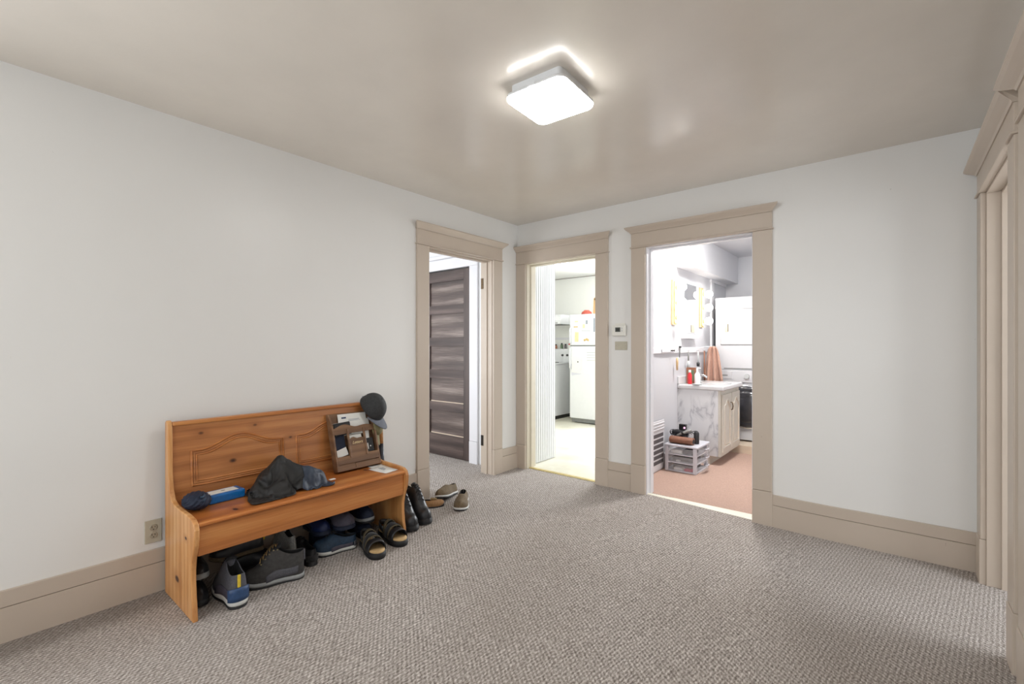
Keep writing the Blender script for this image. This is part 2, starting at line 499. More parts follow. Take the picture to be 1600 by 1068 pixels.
# carpet: follows the uneven floor and runs through the side doorways
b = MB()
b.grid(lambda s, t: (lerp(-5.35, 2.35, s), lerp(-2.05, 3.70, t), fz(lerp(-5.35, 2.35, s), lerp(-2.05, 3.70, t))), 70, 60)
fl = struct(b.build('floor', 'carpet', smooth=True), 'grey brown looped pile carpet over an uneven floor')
struct(bx('ceiling', 'ceiling_paint', None, XL - .13, XR + .13, YF - .13, YB + .13, H, H + .1), 'greige glossy painted ceiling')

# side rooms
WK = 6.92
def swall(name, mat, *a):
    return struct(bx(name, mat, None, *a), None)
# bedroom beyond the left door
mBN = lambda u, d, z: (u, 3.46 + d, z)
wall('wall_bedroom_north', mBN, 'room_white', -5.35, XL - TH, -0.05, H, 0.1, [(-4.16, -3.40, -0.05, 2.09)], 'white bedroom wall holding the dark panelled door')
swall('wall_bedroom_west', 'room_white', -5.45, -5.35, 0.8, 3.56, -0.05, H)
wall('wall_bedroom_south', lambda u, d, z: (u, 1.0 - d, z), 'room_white', -5.35, XL - TH, -0.05, H, 0.1, [(-5.0, -3.6, 0.6, 2.1)])
struct(bx('ceiling_bedroom', 'room_white', None, -5.45, XL - TH, 0.8, 3.56, H, H + .1))
swall('wall_bedroom_closet', 'room_white', -4.3, -3.3, 3.62, 3.66, -0.05, H)
# kitchen
wall('wall_kitchen_north', lambda u, d, z: (u, WK + d, z), 'kitchen_white', -5.8, -1.9, -0.05, H, 0.1, [(-3.0, -2.0, 0.8, 2.1)])
swall('wall_kitchen_west', 'kitchen_white', -5.8, -5.7, YB + TH, WK, -0.05, H)
struct(bx('ceiling_kitchen', 'kitchen_white', None, -5.8, -1.85, YB + TH, WK + .1, H, H + .1))
struct(bx('floor_kitchen', 'kitchen_lino', None, -5.8, -1.85, YB + .075, WK + .1, -0.05, 0.042), 'pale cream kitchen floor')
swall('wall_kitchen_south', 'kitchen_white', -5.8, XL - TH, YB + .04, YB + TH, -0.05, H)
# bathroom
swall('wall_bathroom_left', 'bath_white', -1.90, -1.80, YB + TH, WK + .1, -0.05, H)
swall('wall_bathroom_north', 'bath_white', -1.80, 0.8, 6.86, WK + .1, -0.05, H)
wall('wall_bathroom_right', lambda u, d, z: (0.7 + d, u, z), 'bath_white', YB + TH, 6.86, -0.05, H, 0.1, [(4.7, 5.7, 1.0, 2.1)])
struct(bx('ceiling_bathroom', 'bath_white', None, -1.85, 0.8, YB + TH, WK + .1, H, H + .1))
struct(bx('floor_bathroom', 'bath_carpet', None, -1.85, 0.8, YB + .075, 6.9, -0.05, 0.028), 'pinkish tan bathroom carpet')
swall('wall_bathroom_south', 'room_white', XR + .1, .8, YB, YB + TH, -0.05, H)
# hall beyond the right doorways
swall('wall_hall_north', 'room_white', XR + TH, 2.4, 3.60, 3.63, -0.05, H)
wall('wall_hall_east', lambda u, d, z: (2.3 + d, u, z), 'room_white', 1.0, 3.60, -0.05, H, 0.1, [(2.25, 3.5, 0.6, 2.1)])
swall('wall_hall_south', 'room_white', XR + TH, 2.4, 0.9, 1.0, -0.05, H)
struct(bx('ceiling_hall', 'room_white', None, XR + TH, 2.4, 0.9, 3.63, H, H + .1))

# windows (out of the picture): frame and glazing bars
def window(name, label, mp, u0, u1, z0, z1):
    w = thing(name, label, None, mp((u0 + u1) / 2, 0, z0)); w['kind'] = 'structure'
    L = Vector(w.location)
    lm = lambda u, d, z: tuple(Vector(mp(u, d, z)) - L)
    for n, a in (('window_frame', (u0 - .09, u0, z0 - .09, z1 + .09)), ('window_frame', (u1, u1 + .09, z0 - .09, z1 + .09)), ('window_frame', (u0, u1, z1, z1 + .09)), ('window_sill', (u0 - .11, u1 + .11, z0 - .05, z0))):
        bx(n, 'trim_paint', w, a[0], a[1], -.06 if 'sill' in n else -.022, 0.0, a[2], a[3], 0.003, lm)
    um, zm = (u0 + u1) / 2, (z0 + z1) / 2
    bx('glazing_bar', 'trim_paint', w, um - .02, um + .02, .0, .025, z0, z1, 0, lm)
    bx('glazing_bar', 'trim_paint', w, u0, u1, .001, .024, zm - .02, zm + .02, 0, lm)
window('window_1', 'wide window with greige frame behind the camera', mF, -2.6, -0.1, 0.55, 2.15)

window('window_fill', 'unseen window with greige frame added behind the camera to brighten the right trim', mL, -1.5, -0.4, 0.6, 2.1)  # added out of view so fill light reaches the right trim

# ---------------------------------------------------------------- baseboards
def baseboard(name, label, mp, u0, u1, n=10, ends=True):
    """lower board and recessed upper board, both following the floor"""
    root = thing(name, label, None, mp(u0, 0, 0)); root['kind'] = 'structure'
    L = Vector(root.location)
    for nm, za, zb, d, mat in (('base_board', -0.02, 0.148, -0.020, 'trim_paint'), ('shadow_gap', 0.146, 0.153, -0.012, 'trim_groove'), ('base_cap', 0.151, 0.218, -0.0175, 'trim_paint')):
        rings = []
        for i in range(n + 1):
            u = lerp(u0, u1, i / n)
            w = Vector(mp(u, 0, 0)); f0 = fz(w.x, w.y)
            rings.append([tuple(Vector(mp(u, dd, f0 + zz)) - L) for dd, zz in ((0.004, za), (d, za), (d, zb), (0.004, zb))])
        MB().loft(rings).build(nm, mat, root)
    return root
CW = 0.122
baseboard('baseboard_left', 'tall greige two board baseboard along the bench wall', mL, YF, LD[0] - CW, 24)
baseboard('baseboard_corner', 'short greige baseboard between bedroom door trim and the corner', mL, LD[1] + CW, YB, 3)
baseboard('baseboard_back', 'short greige baseboard below the thermostat', mB, KD[1] + CW, BD[0] - CW, 3)
baseboard('baseboard_right', 'greige two board baseboard along the blank wall', mB, BD[1] + CW, XR, 8)
baseboard('baseboard_side', 'greige baseboard beside the camera', mR, YF, ND[0] - CW, 8)
baseboard('baseboard_front', 'greige baseboard below the window', mF, XL, XR, 8)

# ---------------------------------------------------------------- door trim
def door_trim(name, label, mp, u0, u1, jamb_mat='trim_paint', cap=0.042, clip=None, trim='trim_paint', proud=0.022):
    o0, o1 = u0 - CW, u1 + CW
    if clip: o0, o1 = max(o0, clip[0]), min(o1, clip[1])
    um = (u0 + u1) / 2
    w0 = Vector(mp(um, 0, 0))
    root = thing(name, label, None, (w0.x, w0.y, 0)); root['kind'] = 'structure'
    L = Vector(root.location)
    lm = lambda u, d, z: tuple(Vector(mp(u, -d, z)) - L)       # d > 0 into the room here
    T = proud
    for (a, c) in ((o0, u0), (u1, o1)):
        f0 = fz(*Vector(mp((a + c) / 2, 0, 0))[:2])
        bx('casing', trim, root, a, c, -.002, T, f0 + .236, HEAD, 0.004, lm)
        bx('plinth_block', trim, root, a - (0 if clip else .002), c + (0 if clip else .002), -.002, T + .004, f0 - .03, f0 + .235, 0.004, lm)
    e0 = 0 if clip and clip[0] > u0 - CW + 1e-6 else 1
    e1 = 0 if clip and clip[1] < u1 + CW - 1e-6 else 1
    bx('fillet', trim, root, o0 - .008 * e0, o1 + .008 * e1, -.002, T + .010, HEAD, HEAD + .011, 0.003, lm)
    bx('head_board', trim, root, o0, o1, -.002, T, HEAD + .011, HEAD + .122, 0.003, lm)
    z0 = HEAD + .122
    prof = [(-.002, 0), (T + .004, 0), (T + .007, .006), (T + .010, .010), (T + cap * .45, .018), (T + cap * .8, .030), (T + cap, .040), (T + cap, .050), (-.002, .050)]
    ring0 = [lm(o0 - max(0, d - T) * e0, d, z0 + z) for d, z in prof]
    ring1 = [lm(o1 + max(0, d - T) * e1, d, z0 + z) for d, z in prof]
    MB().loft([ring0, ring1]).build('cap_moulding', trim, root)
    # lining of the opening
    f0 = fz(*Vector(mp(u0, 0, 0))[:2]) - .03
    D = -TH - .012
    J = .014
    bx('jamb', jamb_mat, root, u0 - J + .001, u0 + .007, D, -.001, f0, HEAD + J - .002, 0.002, lm)
    bx('jamb', jamb_mat, root, u1 - .007, u1 + J - .001, D, -.001, f0, HEAD + J - .002, 0.002, lm)
    bx('head_jamb', jamb_mat, root, u0 + .007, u1 - .007, D, -.001, HEAD - .008, HEAD + J - .002, 0.002, lm)
    for (a, c) in ((u0 + .007, u0 + .019), (u1 - .019, u1 - .007)):
        bx('door_stop', jamb_mat, root, a, c, -.095, -.055, f0, HEAD - .008, 0.002, lm)
    bx('head_stop', jamb_mat, root, u0 + .019, u1 - .019, -.095, -.055, HEAD - .020, HEAD - .008, 0.002, lm)
    return root, lm
t1, lm1 = door_trim('trim_1', 'greige door trim with crown cap around the bedroom doorway', mL, *LD)
t2, lm2 = door_trim('trim_2', 'greige door trim around the kitchen doorway in the corner', mB, *KD, jamb_mat='trim_cream', clip=(XL + .001, 9))
t3, lm3 = door_trim('trim_3', 'greige door trim around the bathroom doorway', mB, *BD, jamb_mat='trim_white')
t4, lm4 = door_trim('trim_4', 'greige door trim of the doorway nearest the blank wall', mR, *RD, clip=(-9, YB - .003), cap=.05)
t5, lm5 = door_trim('trim_5', 'greige door trim at the picture edge beside the camera', mR, *ND, cap=.056, proud=.026)
# hinges left on the bedroom jamb
for z in (0.30, 1.80):
    bx('hinge', 'hinge_dark' if z < 1 else 'hinge_bronze', t1, LD[1] - .012, LD[1] - .0065, -.138, -.108, z, z + .10, 0.001, lm1)
for z in (0.30, 1.72):
    bx('hinge', 'hinge_dark', t3, BD[1] - .012, BD[1] - .0065, -.136, -.120, z, z + .10, 0.001, lm3)

# thresholds
def threshold(name, label, u0, u1, mat, y0, y1):
    rings = []
    zz = [fz(u, YB) for u in (u0, u1)]
    for u, z in zip((u0, u1), zz):
        rings.append([(u, y0, z - .01), (u, y0, z + .004), (u, y0 + .012, z + .010), (u, y1 - .012, .046 if 'kit' in label else .032), (u, y1, .044 if 'kit' in label else .030), (u, y1, -.02)])
    return struct(MB().loft(rings).build(name, mat), label)
threshold('trim_6', 'thin brass edging strip at the kitchen doorway', KD[0] + .008, KD[1] - .008, 'brass_strip', YB + .03, YB + .085)
threshold('trim_7', 'cream painted threshold at the bathroom doorway', BD[0] + .008, BD[1] - .008, 'threshold_white', YB + .01, YB + .085)

# ---------------------------------------------------------------- doors
def bedroom_door():
    y0 = 3.462
    d = thing('door_1', 'dark brown stained five panel wooden door', None, (-3.41, y0, 0.045)); d['kind'] = 'structure'
    W = 0.75; Hd = 2.03
    lm = lambda x, y, z: (-W + x, y, z)
    st = 0.105
    bx('stile', 'dark_door_wood_upright', d, 0, st, 0, .036, 0, Hd, .002, lm)
    bx('stile', 'dark_door_wood_upright', d, W - st, W, 0, .036, 0, Hd, .002, lm)
    rails = [0, .235]
    ph = (Hd - .235 - .115 - 4 * .095) / 5
    z = .235
    spans = [(0, .235)]
    pans = []
    for i in range(5):
        pans.append((z, z + ph)); z += ph
        rh = .095 if i < 4 else .115
        spans.append((z, z + rh)); z += rh
    for a, c in spans:
        bx('rail', 'dark_door_wood', d, st, W - st, 0, .036, a, c, .002, lm)
    for ip, (a, c) in enumerate(pans):
        pn = bx('panel', 'dark_door_panel', d, st - .005, W - st + .005, .016, .028, a - .005, c + .005, 0, lm)
        bx('panel_lip', 'platform_tan' if ip < 2 else 'dark_door_panel', pn, st + .012, W - st - .012, .009, .0165, a, a + .008, 0, lm)  # two lowest lips pale: sheen painted in as colour
    kb = MB().lathe([(.0, -.002), (.026, -.002), (.026, -.006), (.010, -.010), (.010, -.035), (.026, -.042), (.030, -.055), (.022, -.066), (0.001, -.068)], lm(.05, 0, .90), 18, 1)
    kb.build('knob', 'hinge_dark', d, smooth=True)
bedroom_door()
# white casing round that door, on the bedroom side
cs = thing('trim_8', 'white painted casing round the dark panelled door', None, (-3.4, 3.46, 0)); cs['kind'] = 'structure'
lmc = lambda x, y, z: (x + 3.4, y - 3.46, z)
bx('casing', 'trim_white', cs, -3.405, -3.29, 3.436, 3.461, 0.27, 2.085, .003, lmc)
bx('plinth_block', 'trim_white', cs, -3.405, -3.29, 3.432, 3.461, 0.01, 0.268, .003, lmc)
bx('casing', 'trim_white', cs, -4.28, -4.155, 3.436, 3.461, 0.01, 2.085, .003, lmc)
bx('head_board', 'trim_white', cs, -4.28, -3.29, 3.436, 3.461, 2.086, 2.20, .003, lmc)
bx('cap_moulding', 'trim_white', cs, -4.31, -3.26, 3.40, 3.461, 2.201, 2.235, .006, lmc)

def kitchen_door():
    x0 = -2.842
    d = thing('door_2', 'white beadboard door folded back into the kitchen', None, (x0, 3.775, 0.047)); d['kind'] = 'structure'
    W = 0.42; Hd = 2.09; n = 11
    rings = []
    prof = [(0.0, -.006)]
    bw = W / n
    for i in range(n):
        u = i * bw
        prof += [(u + .004, .0), (u + bw - .010, .0), (u + bw - .008, -.002), (u + bw - .005, .001), (u + bw - .002, -.003)]
    prof += [(W, -.006), (W, -.034), (0, -.034)]
    MB().prism(prof, lambda u, w, t: (w, u, t), 0, Hd).build('board_face', 'door_white_board', d)
    for z in (.2, .95, 1.7):
        bx('ledge', 'door_white_board', d, -.052, -.0345, .03, W - .03, z, z + .1, .003)
    for z in (.22, 1.72):
        h = bx('hinge', 'hinge_dark', d, .0012, .004, .012, .030, z, z + .09, .001)
        MB().tube([(.005, .007, z - .004), (.005, .007, z + .094)], .004, 8).build('hinge_pin', 'hinge_dark', h)
kitchen_door()
dn = thing('light_block_door', 'unseen closed greige panelled door added to block hall light', None, (XR + .06, ND[0], 0.01)); dn['kind'] = 'structure'  # added out of view so hall light enters by the far doorway only
Wd = ND[1] - ND[0]
bx('door_slab', 'trim_paint', dn, .012, .034, .010, Wd - .010, 0, 2.035)
for z in (.22, .95):
    bx('panel', 'trim_paint', dn, .006, .0118, .12, Wd - .12, z, z + (.6 if z < .5 else .9), .004)

# ---------------------------------------------------------------- ceiling lamp
lp = thing('ceiling_lamp', 'square white flush LED ceiling lamp with rounded corners, lit', 'ceiling lamp', (-1.247, 1.80, H))
def rrect(hx, hy, r, n=6):
    pts = []
    for cx, cy, a0 in ((hx - r, hy - r, 0), (-hx + r, hy - r, 90), (-hx + r, -hy + r, 180), (hx - r, -hy + r, 270)):
        for k in range(n + 1):
            a = rad(a0 + 90 * k / n); pts.append((cx + r * cos(a), cy + r * sin(a)))
    return pts
lp.rotation_euler = (0, 0, rad(2.5))
MB().loft([[(x, y, z) for x, y in rrect(.135, .135, .02)] for z in (0.0, -.040)]).build('base_plate', 'appliance_white', lp)
MB().loft([[(x, y, z) for x, y in rrect(h_, h_, r_)] for h_, r_, z in ((.150, .035, -.040), (.157, .040, -.043), (.159, .042, -.052), (.158, .041, -.0559))]).build('diffuser_rim', 'appliance_white', lp, smooth=True)
MB().loft([[(x, y, z) for x, y in rrect(h_, h_, r_)] for h_, r_, z in ((.1575, .041, -.056), (.157, .040, -.064), (.153, .038, -.071), (.142, .034, -.075))]).build('diffuser', 'lamp_diffuser', lp, smooth=True)
bx('clip', 'appliance_white', lp, -.018, .018, -.163, -.1585, -.056, -.040, .001)

# ---------------------------------------------------------------- outlet, thermostat, blank plate
ot = thing('wall_outlet', 'beige duplex power outlet low on the wall beside the bench', 'outlet', (XL, .662, .31))
MB().box(0, .006, -.036, .036, -.0585, .0585).build('cover_plate', 'plate_beige', ot, bevel=.003)
for z in (-.0195, .0195):
    r = MB().lathe([(.0, .0062), (.0165, .0062), (.0165, .0085), (.015, .0095), (0.0005, .0095)], (0, 0, z), 20, 0).build('receptacle', 'plate_edge', ot)
    for y, hh in ((-.006, .0045), (.006, .0035)):
        bx('slot', 'slot_dark', r, .0088, .0100, y - .0012, y + .0012, z + .001 - hh + .003, z + .001 + hh + .003)
    MB().lathe([(0.0003, .0088), (.0025, .0088), (.0025, .0100), (0.0003, .0100)], (0, 0, z - .008), 10, 0).build('ground_hole', 'slot_dark', r)
MB().lathe([(0.0003, .006), (.003, .006), (.003, .0072), (0.0003, .0075)], (0, 0, 0), 10, 0).build('screw', 'plate_edge', ot)

th = thing('thermostat', 'white wall thermostat with small grey display between two doorways', 'thermostat', (-1.797, YB, 1.385))
bx('back_plate', 'thermostat_white', th, -.045, .05, -.005, 0, -.03, .062, .002)
bx('body', 'thermostat_white', th, -.062, .062, -.030, -.005, -.045, .045, .006)
bx('display', 'lcd_dark', th, -.030, .018, -.0312, -.0302, -.012, .026, 0)
for i in range(2):
    bx('button', 'appliance_grey', th, .028, .036, -.0325, -.030, -.010 + i * .020, .004 + i * .020, .001)
bx('digits', 'slot_dark', th, -.018, -.008, -.0317, -.0312, -.004, .018, 0)
bx('digits', 'slot_dark', th, -.003, .007, -.0317, -.0312, -.004, .018, 0)
pl = thing('blank_wall_plate', 'beige blank cover plate with two screws under the thermostat', 'wall plate', (-1.786, YB, 1.256))
bx('plate', 'plate_beige', pl, -.057, .057, -.006, 0, -.036, .036, .003)
for x in (-.045, .045):
    MB().lathe([(0.0003, -.0058), (.004, -.0058), (.004, -.0068), (0.0003, -.0075)], (x, 0, 0), 10, 1).build('screw', 'plate_edge', pl)

# ---------------------------------------------------------------- bench
BX, BY = -2.872, 0.70
LB = 1.195
bn = thing('bench', 'orange pine settle bench with arched panel back standing against the wall', 'bench', (BX, BY, 0))
SEAT = .448
def side_profile(zb):
    p = [(0.0, zb), (0.0, .865), (.012, .875), (.03, .872), (.043, .855)]
    # narrow upright falling to the arm, then out to the front
    p += [(.047, .80), (.050, .70), (.056, .60), (.072, .53), (.105, .487), (.16, .472), (.25, .470), (.36, .467), (.41, .462), (.436, .447), (.448, .42), (.447, .39)]
    p += [(.440, .35), (.425, .31), (.410, .27), (.402, .23), (.402, .18), (.409, .12), (.420, .06), (.428, zb)]
    return p
for y0, zb in ((0.0, 0.0), (LB - .022, .018)):
    o = MB().prism(side_profile(zb), lambda u, w, t: (u, t, w), y0, y0 + .022).build('side_panel', 'pine_side', bn, bevel=.005, seg=3)
# reclined back
def bk(y, z, d=0.0):
    return (.008 + .030 * (1 - (z - .44) / .43) + d, y, z)
b = MB()
ring = lambda y: [bk(y, .30, 0), bk(y, .30, .020), bk(y, .845, .020), bk(y, .845, 0)]
back = b.loft([ring(.0225), ring(LB - .0225)]).build('back_panel', 'pine_back', bn, bevel=.002)
rail = MB().box(.004, .046, .0225, LB - .0225, .845, .866).build('top_rail', 'pine_long', bn, bevel=.007, seg=3)
def arch(y0, y1, zb, zs, zp, ins=0.0):
    y0, y1, zb = y0 + ins, y1 - ins, zb + ins
    pts = [(y0, zb), (y0, zs - ins)]
    n = 22
    for i in range(1, n):
        t = i / n
        s = .5 - .5 * cos(2 * pi * min(max((t - .08) / .84, 0), 1))
        pts.append((lerp(y0, y1, t), zs - ins + (zp - zs) * s))
    pts += [(y1, zs - ins), (y1, zb)]
    q = []
    for a, c in zip(pts, pts[1:] + pts[:1]):
        k = max(1, int(math.hypot(c[0] - a[0], c[1] - a[1]) / .06))
        for j in range(k): q.append((lerp(a[0], c[0], j / k), lerp(a[1], c[1], j / k)))
    return q
for (ya, yb) in ((.105, .575), (.655, 1.105)):
    for ins, rr, mt in ((0, .006, 'pine_long'), (.012, .004, 'pine_back'), (.022, .0045, 'pine_long')):
        MB().tube([bk(y, z, .020) for y, z in arch(ya, yb, .525, .705, .765, ins)], rr, 8, closed=True).build('panel_moulding', mt, back, smooth=True)
MB().loft([[(x, y, z) for x, z in ((.020, .425), (.418, .425), (.430, .427), (.438, .434), (.438, .441), (.430, .447), (.418, .448), (.028, .448))] for y in (.0225, LB - .0225)]).build('seat', 'pine_seat', bn)
bx('apron', 'pine_long', bn, .402, .422, .0225, LB - .0225, .292, .425, .003)

# ---------------------------------------------------------------- shoes
def shoe(name, label, loc, yaw, L=.29, W=.105, hs=.028, heel=.075, throat=.085, toe=.055, upper='black_leather', sole='black_rubber',
         mid=None, lace=None, tab=None, panel=None, roll=0.0, pitch=0.0, open_to=.52, group=None, spring=.012, tongue=None, cat='shoe', eyelet=False, taper=.66, band=None):
    t = thing(name, label, cat, loc, (roll, pitch, yaw), group)
    def hw(x):
        s = x / L
        base = lerp(.72, 1.0, sstep((s - .25) / .4)) * W / 2
        base *= 1 - .08 * math.exp(-((s - .42) / .12) ** 2)
        if s < .13: base *= sqrt(max(0, 1 - ((.13 - s) / .13) ** 2))
        if s > .70: base *= sqrt(max(0, 1 - ((s - .70) / .30) ** 2.3))
        return max(base, .0008)
    zsole = lambda x: spring * max(0, (x / L - .7) / .3) ** 2
    N = 26
    xs = [L * (.5 - .5 * cos(pi * i / N)) for i in range(N + 1)]
    # sole
    def sole_ring(x, h0, h1, grow):
        w = hw(x) * grow + .0015
        return [(x, -w * .94, h0 + zsole(x)), (x, w * .94, h0 + zsole(x)), (x, w, h0 + .004 + zsole(x)), (x, w * .985, h1 + zsole(x)), (x, -w * .985, h1 + zsole(x)), (x, -w, h0 + .004 + zsole(x))]
    ext = lambda x: (x - L / 2) * 1.02 + L / 2
    if mid:
        MB().loft([[(ext(p[0]), p[1], p[2]) for p in sole_ring(x, 0, hs * .42, 1.03)] for x in xs]).build('outsole', sole, t, smooth=True)
        MB().loft([[(ext(p[0]), p[1], p[2]) for p in sole_ring(x, hs * .42, hs, 1.06)] for x in xs]).build('midsole', mid, t, smooth=True)
    else:
        MB().loft([[(ext(p[0]), p[1], p[2]) for p in sole_ring(x, 0, hs, 1.05)] for x in xs]).build('outsole', sole, t, smooth=True)
    # upper
    def top(x):
        s = x / L
        if s < .30: h = lerp(heel, heel * .93, sin(pi * s / .30))
        elif s < open_to: h = lerp(heel, throat, (s - .30) / (open_to - .30)) if throat > heel else lerp(heel, throat, sstep((s - .30) / (open_to - .30)))
        else: h = lerp(throat, toe, sstep((s - open_to) / (.86 - open_to)))
        if s > .88: h *= lerp(1, .55, ((s - .88) / .12) ** 1.8)
        return h
    def ring(x):
        w = hw(x); h = top(x); z0 = hs * .7 + zsole(x); s = x / L
        hh = hs + h
        op = 1 - sstep((s - open_to + .12) / .14)          # 1 = open collar
        wo = w * lerp(.46, taper, op)
        dep = lerp(.0, h * .85, op)
        lean = .35 * (1 - op)
        pr = [(-w, z0), (-w * 1.04, lerp(z0, hh, .35)), (-w * lerp(.86, .93, op), lerp(z0, hh, .72)), (-wo, hh), (-wo * .86, hh + .001 * op), (-wo * .72, hh - dep * .35 + (1 - op) * .004), (-wo * .4, hh - dep + (1 - op) * .006), (0, hh - dep + (1 - op) * .008)]
        pr += [(-y, z) for y, z in reversed(pr[:-1])]
        return [(x, y, z) for y, z in pr]
    up = MB().loft([ring(x) for x in xs], close=False, cap0=False, cap1=False).build('upper', upper, t, smooth=True, sub=1, fix=False)
    up.data.materials.append(M['shoe_lining'])
    for q in up.data.polygons:
        st_, k_ = divmod(q.index, 14)
        if 4 <= k_ <= 9 and xs[st_] / L < open_to - .06: q.material_index = 1
    if tongue:
        xa, xb = L * (open_to - .07), L * (open_to + .14)
        MB().grid(lambda a, c: (lerp(xa, xb, a), (c - .5) * W * .42, hs + lerp(throat + .012, top(xb) + .004, a) + .004 - .012 * (2 * c - 1) ** 2), 6, 5).build('tongue', tongue, t, smooth=True, solid=.006)
    if lace:
        pts = []; n = 6
        for i in range(n * 2):
            x = L * lerp(open_to - .02, .72, i / (n * 2 - 1))
            sd = 1 if (i // 1) % 2 else -1
            y = sd * hw(x) * .42
            pts += [(x, y, hs + top(x) + .006), (x + .004, 0, hs + top(x) + .014)]
        MB().tube(pts[:-1], .0028, 6).build('laces', lace, t, smooth=True)
    if eyelet:
        for i in range(5):
            for sd in (-1, 1):
                x = L * lerp(open_to - .02, .70, i / 4)
                MB().lathe([(0.0005, -.002), (.0045, -.002), (.0045, .002), (0.0005, .003)], (x, sd * hw(x) * .55, hs + top(x) - .004), 8, 2).build('eyelet', 'metal_ring', t)
    if tab:
        MB().box(-.006, .003, -.002, .011, hs + heel * .52, hs + heel * .98).build('heel_tab', tab, t, bevel=.002)
    if band:
        # overlay stripe round the quarter, following the upper
        for sd in (-1, 1):
            def bf(a, c, sd=sd):
                x = L * lerp(.10, .62, a)
                w = hw(x); z0 = hs * .7 + zsole(x); hh = hs + top(x)
                t_ = lerp(lerp(.18, .04, a), lerp(.48, .30, a), c)
                return (x, sd * w * (1.055 if t_ < .35 else lerp(1.055, .97, (t_ - .35) / .37)), lerp(z0, hh, t_))
            MB().grid(bf, 10, 3).build('overlay', band, t, smooth=True, solid=.003)
    if panel:
        # heel counter hugging the back of the upper
        def cp(a, c):
            an = lerp(-1.25, 1.25, a)
            x = L * .13 - cos(an) * L * .135
            w = sin(an) / sin(1.25) * (W / 2 * .80)
            return (x - .0015, w * 1.03, lerp(hs * .95, hs + heel * lerp(.40, .50, cos(an)), c))
        MB().grid(cp, 10, 3).build('heel_counter', panel, t, smooth=True, solid=.003)
    return t
R = rad
UG = 'shoes heaped under the bench'
# local +x = toe
shoe('hiking_boot', 'grey and blue hiking boot with yellow tab, heel facing out under the bench', (-2.412, .884, 0), R(177), .285, .112, .038, .128, .160, .06, 'slate_mesh', 'black_rubber', 'sole_white', 'lace_dark', 'yellow_tab', 'blue_panel', tongue='black_fabric', cat='boot', taper=.74, open_to=.46, band='plum_grey')
shoe('hiking_boot', 'charcoal suede hiking boot with grey midsole, sideways on under the bench', (-2.478, 1.228, 0), R(-114), .292, .108, .034, .122, .155, .054, 'charcoal_suede', 'black_rubber', 'sole_grey', 'lace_tan', 'slate_mesh', None, tongue='black_fabric', cat='boot', eyelet=True, taper=.74, open_to=.46, band='slate_mesh')
shoe('sneaker', 'black sneaker nearest the bench leg, toe facing out', (-2.83, .772, 0), R(0), .275, .084, .028, .07, .085, .058, 'black_leather', 'black_rubber', None, 'lace_grey', cat='shoe')
shoe('sneaker', 'black shoe lying on top of the one nearest the bench leg', (-2.83, .768, .126), R(2), .27, .080, .026, .06, .07, .05, 'black_leather', 'sole_grey', None, 'lace_dark', cat='shoe')
shoe('sneaker', 'black low shoe along the wall behind the blue heeled boot', (-2.795, .94, 0), R(90), .245, .085, .028, .062, .075, .055, 'black_leather', 'black_rubber', None, None, cat='shoe')
shoe('sneaker', 'black shoe with tan sole edge stacked behind the blue heeled boot', (-2.755, 1.13, .112), R(-96), .26, .085, .022, .055, .07, .05, 'black_leather', 'brown_canvas', None, 'lace_grey', cat='shoe', tab='yellow_tab')
shoe('sneaker', 'silver mesh sneaker behind the charcoal boot', (-2.60, 1.230, .0), R(180), .22, .074, .06, .13, .155, .10, 'silver_shoe', 'black_rubber', None, None, cat='shoe')
shoe('sneaker', 'black sneaker with ribbed heel facing out, between boot and white soled sneaker', (-2.535, 1.315, 0.003), R(180), .275, .084, .034, .066, .085, .055, 'black_leather', 'black_rubber', None, 'lace_dark', cat='shoe', panel='black_fabric', band='charcoal_suede')
shoe('sneaker', 'dark teal sneaker with white sole stripe, sideways on under the bench', (-2.572, 1.602, .006), R(-108), .248, .098, .032, .060, .085, .055, 'teal_navy', 'black_rubber', 'sole_white', 'lace_dark', cat='shoe', panel='slate_mesh', band='plum_grey')
shoe('sneaker', 'dark navy shoe along the wall below the heap', (-2.80, 1.42, .004), R(90), .235, .085, .030, .060, .06, .052, 'navy_fabric', 'black_rubber', None, None, cat='shoe')
shoe('sneaker', 'royal blue shoe heaped behind the ribbed heel', (-2.845, 1.425, .124), R(0), .25, .088, .026, .06, .075, .055, 'royal_blue', 'navy_fabric', None, 'lace_dark', cat='shoe', band='navy_fabric')
shoe('sneaker', 'plum toed navy shoe heaped on top, toe facing out', (-2.83, 1.542, .148), R(0), .295, .122, .026, .055, .07, .06, 'plum_grey', 'navy_fabric', None, 'lace_dark', cat='shoe', pitch=R(2), band='navy_fabric')
shoe('sneaker', 'navy shoe on the floor beside the sandals', (-2.835, 1.725, .010), R(0), .235, .09, .030, .06, .06, .055, 'navy_fabric', 'black_rubber', None, None, cat='shoe')
shoe('sneaker', 'navy work shoe with ribbed sole, stacked beside the bench leg', (-2.835, 1.71, .118), R(0), .262, .10, .034, .06, .075, .055, 'navy_fabric', 'black_rubber', 'sole_grey', 'lace_dark', cat='shoe')
# work boots beyond the bench leg
for lab, loc, yaw in (('black lace up work boot standing closest to the bench leg', (-2.735, 1.985, .022), R(-5)), ('black lace up work boot on the side towards the brown shoes', (-2.755, 2.105, .024), R(-2))):
    shoe('work_boot', lab, loc, yaw, .295, .108, .036, .185, .205, .068, 'black_leather', 'black_rubber', None, 'lace_dark', 'black_fabric', None, open_to=.46, tongue='black_fabric', cat='boot', group=None, taper=.92)
